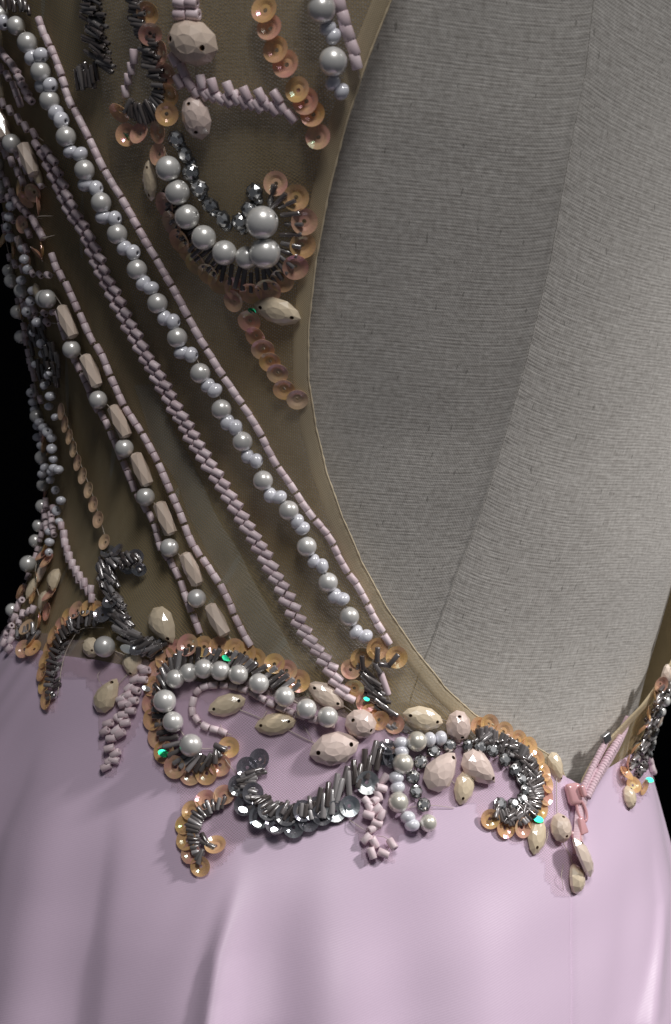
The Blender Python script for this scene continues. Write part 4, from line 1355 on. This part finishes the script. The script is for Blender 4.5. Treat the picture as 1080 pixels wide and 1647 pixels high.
# ================================================================== net applique on the skirt
def patch(name, poly, cell=5.0, off=0.0005, mat='net_pink', wob=6.0):
    poly = [np.array(p, float) for p in poly]
    def inside(x, y):
        c = False; n = len(poly)
        for i in range(n):
            x1, y1 = poly[i]; x2, y2 = poly[(i + 1) % n]
            if (y1 > y) != (y2 > y) and x < (x2 - x1) * (y - y1) / (y2 - y1) + x1:
                c = not c
        return c
    xs = [p[0] for p in poly]; ys = [p[1] for p in poly]
    x0, y0 = min(xs), min(ys)
    nx = int((max(xs) - x0) / cell) + 1; ny = int((max(ys) - y0) / cell) + 1
    idx = {}; V = []; UV = []; Fc = []
    def vert(i, j):
        if (i, j) not in idx:
            x, y = x0 + i * cell, y0 + j * cell
            p, n = hit(CARR, x + rnd.uniform(-1, 1), y + rnd.uniform(-1, 1))
            idx[(i, j)] = len(V)
            V.append(p + n * (off + rnd.uniform(0, 0.00012))); UV.append((x * S0, y * S0))
        return idx[(i, j)]
    for j in range(ny):
        for i in range(nx):
            xx = x0 + (i + .5) * cell + wob * math.sin(j * 0.9) * 0.4; yy = y0 + (j + .5) * cell + wob * math.sin(i * 0.7 + 1) * 0.4
            if inside(xx, yy):
                Fc.append((vert(i, j), vert(i + 1, j), vert(i + 1, j + 1), vert(i, j + 1)))
    return mesh_obj(name, V, Fc, M[mat], gown, UV)
patch('net_applique', [(256, 1082), (330, 1090), (400, 1098), (480, 1122), (560, 1150), (640, 1180), (800, 1210), (880, 1235), (908, 1265), (915, 1330), (940, 1400), (925, 1440), (885, 1440), (868, 1375), (800, 1345), (762, 1290), (700, 1300), (690, 1345), (640, 1340), (632, 1385), (585, 1390), (570, 1318), (520, 1330), (470, 1352), (400, 1345), (362, 1385), (330, 1405), (302, 1390), (288, 1270), (246, 1230)])
patch('net_applique', [(-5, 1000), (60, 1012), (120, 1030), (200, 1050), (260, 1066), (330, 1082), (400, 1094), (480, 1118), (560, 1144), (640, 1164), (640, 1200), (560, 1186), (480, 1166), (400, 1140), (320, 1126), (250, 1112), (180, 1098), (100, 1086), (40, 1062), (-5, 1040)], off=0.0009)
patch('net_applique', [(60, 1050), (150, 1062), (240, 1090), (235, 1150), (205, 1200), (188, 1246), (166, 1246), (160, 1160), (140, 1090), (105, 1080), (92, 1140), (68, 1142)])
patch('net_applique', [(985, 1225), (1050, 1215), (1056, 1250), (1030, 1290), (1000, 1295), (985, 1260)])

# loose thread ends
def wisp(pts, lift, name='loose_thread'):
    w3 = []
    path = smooth_path(pts)
    for i in range(13):
        x, y, a = at_len(path, path[1][-1] * i / 12)
        p, n = hit(CARR, x, y)
        w3.append(p + n * (0.0004 + lift * math.sin(math.pi * min(1, i / 12 * 1.0))))
    V, Fc = tube(w3, 0.00011, 5)
    mesh_obj(name, V, Fc, M['thread'], gown)
for pts, l in (([(430, 1143), (425, 1152), (420, 1162)], .002), ([(488, 1168), (496, 1180), (503, 1193)], .002), ([(360, 1214), (372, 1232), (384, 1250)], .003), ([(163, 1080), (166, 1092), (167, 1104)], .003), ([(560, 1318), (575, 1330), (592, 1340)], .002), ([(606, 1345), (618, 1350), (628, 1360)], .003), ([(650, 1300), (690, 1296), (730, 1300)], .001), ([(70, 352), (80, 345), (88, 347)], .004), ([(80, 382), (90, 378)], .004), ([(880, 1330), (870, 1360), (862, 1372)], .002), ([(905, 1390), (896, 1410), (905, 1432)], .002), ([(355, 1165), (362, 1180), (356, 1190)], .002)):
    wisp(pts, l)

# ================================================================== zip
zipo = None
def strip(name, pts, wpx, mat, lift, parent, thick=0.0009, m=7, ribs=0.0):
    path = smooth_path(pts); L = path[1][-1]; n = max(8, int(L / 1.6))
    V = []; UV = []
    for i in range(n + 1):
        x, y, a = at_len(path, L * i / n)
        na = math.radians(a + 90)
        for k in range(m):
            f = k / (m - 1) - 0.5
            p, nn = hit(BODY, x + math.cos(na) * wpx * f, y + math.sin(na) * wpx * f)
            h = lift + thick * (1 - (2 * f) ** 2) ** 0.5 + (ribs * math.sin(i * 1.6) if 0 < k < m - 1 else 0)
            V.append(p + nn * h); UV.append((f * wpx * S0, L * i / n * S0))
    return mesh_obj(name, V, grid_faces(n + 1, m), M[mat], parent, UV)
zipo = strip('zip', [(944, 1236), (930, 1270), (922, 1300), (919, 1335), (917, 1376)], 16, 'tape', 0.0042, gown)
label(zipo, 'pink invisible zip with a lacquered slider at centre back')
# the tape is the zip's own mesh; the rolled coils, slider and pull are its pieces
def roll(name, pts, r, lift, rib=0.0):
    path = smooth_path(pts); L = path[1][-1]; n = int(L / 0.9)
    w3 = []
    for i in range(n + 1):
        x, y, a = at_len(path, L * i / n)
        p, nn = hit(BODY, x, y)
        w3.append(p + nn * lift)
    V, Fc = tube(w3, lambda t: r * (1 + rib * math.sin(t * L * 1.25)) * (0.75 + 0.25 * min(1, t * 6)), 12)
    return mesh_obj(name, V, Fc, M['tape'], zipo, [(0.3 * v.x, v.z) for v in V])
roll('coil', [(980, 1180), (962, 1212), (944, 1248), (928, 1284)], 0.0015, 0.0052, 0.07)
roll('coil', [(956, 1194), (944, 1220), (932, 1248), (921, 1276)], 0.0011, 0.0046, 0.05)
roll('zip_facing', [(1000, 1150), (990, 1176), (976, 1206), (958, 1238), (940, 1268)], 0.0017, 0.0030)
roll('zip_facing', [(968, 1184), (954, 1212), (940, 1242), (928, 1270)], 0.0013, 0.0030)
def block(name, px, py, ang, size, lift, mat, parent, shape=None, bev=0.3, tilt=0):
    m, n = frame(px, py, ang, lift, tilt=tilt)
    bm = bmesh.new()
    bmesh.ops.create_cube(bm, size=1.0)
    for v in bm.verts:
        v.co = Vector((v.co.x * size[0], v.co.y * size[1], v.co.z * size[2]))
        if shape:
            v.co = shape(v.co)
    bmesh.ops.bevel(bm, geom=bm.edges[:], offset=min(size) * bev, segments=3, affect='EDGES', profile=0.5)
    me = bpy.data.meshes.new(name); bm.to_mesh(me); bm.free()
    me.polygons.foreach_set('use_smooth', [True] * len(me.polygons))
    me.materials.append(M[mat])
    o = bpy.data.objects.new(name, me); C.objects.link(o)
    o.parent = parent; o.matrix_basis = m
    return o
block('zip_stop', 961, 1184, 62, (0.0040, 0.0046, 0.0022), 0.0040, 'steel', zipo)
def taper(v):
    v.y *= 1.0 - 0.18 * (v.x > 0); return v
block('slider', 919, 1279, 84, (0.0082, 0.0062, 0.0036), 0.0030, 'zip_metal', zipo, taper, 0.46)
block('slider_bridge', 921, 1276, 84, (0.0046, 0.0022, 0.0022), 0.0056, 'zip_metal', zipo, None, 0.4)
# pull: ring and drop-shaped tab
m, n = frame(926, 1306, 82, 0.0034)
ring = [m @ Vector((0.0040 * math.cos(a), 0.0017 * math.sin(a), 0.0004 * math.sin(a))) for a in np.linspace(0, 2 * math.pi, 25)]
V, Fc = tube(ring, 0.00055, 8)
pull = mesh_obj('pull', V, Fc, M['zip_metal'], zipo)
block('pull_tab', 927, 1330, 80, (0.0062, 0.0040, 0.0016), 0.0034, 'zip_metal', zipo, lambda v: Vector((v.x, v.y * (1.0 if v.x > 0 else 0.6), v.z)), 0.4, tilt=6)
block('pull_tab', 925, 1351, 84, (0.0060, 0.0036, 0.0014), 0.0026, 'zip_metal', zipo, None, 0.4)
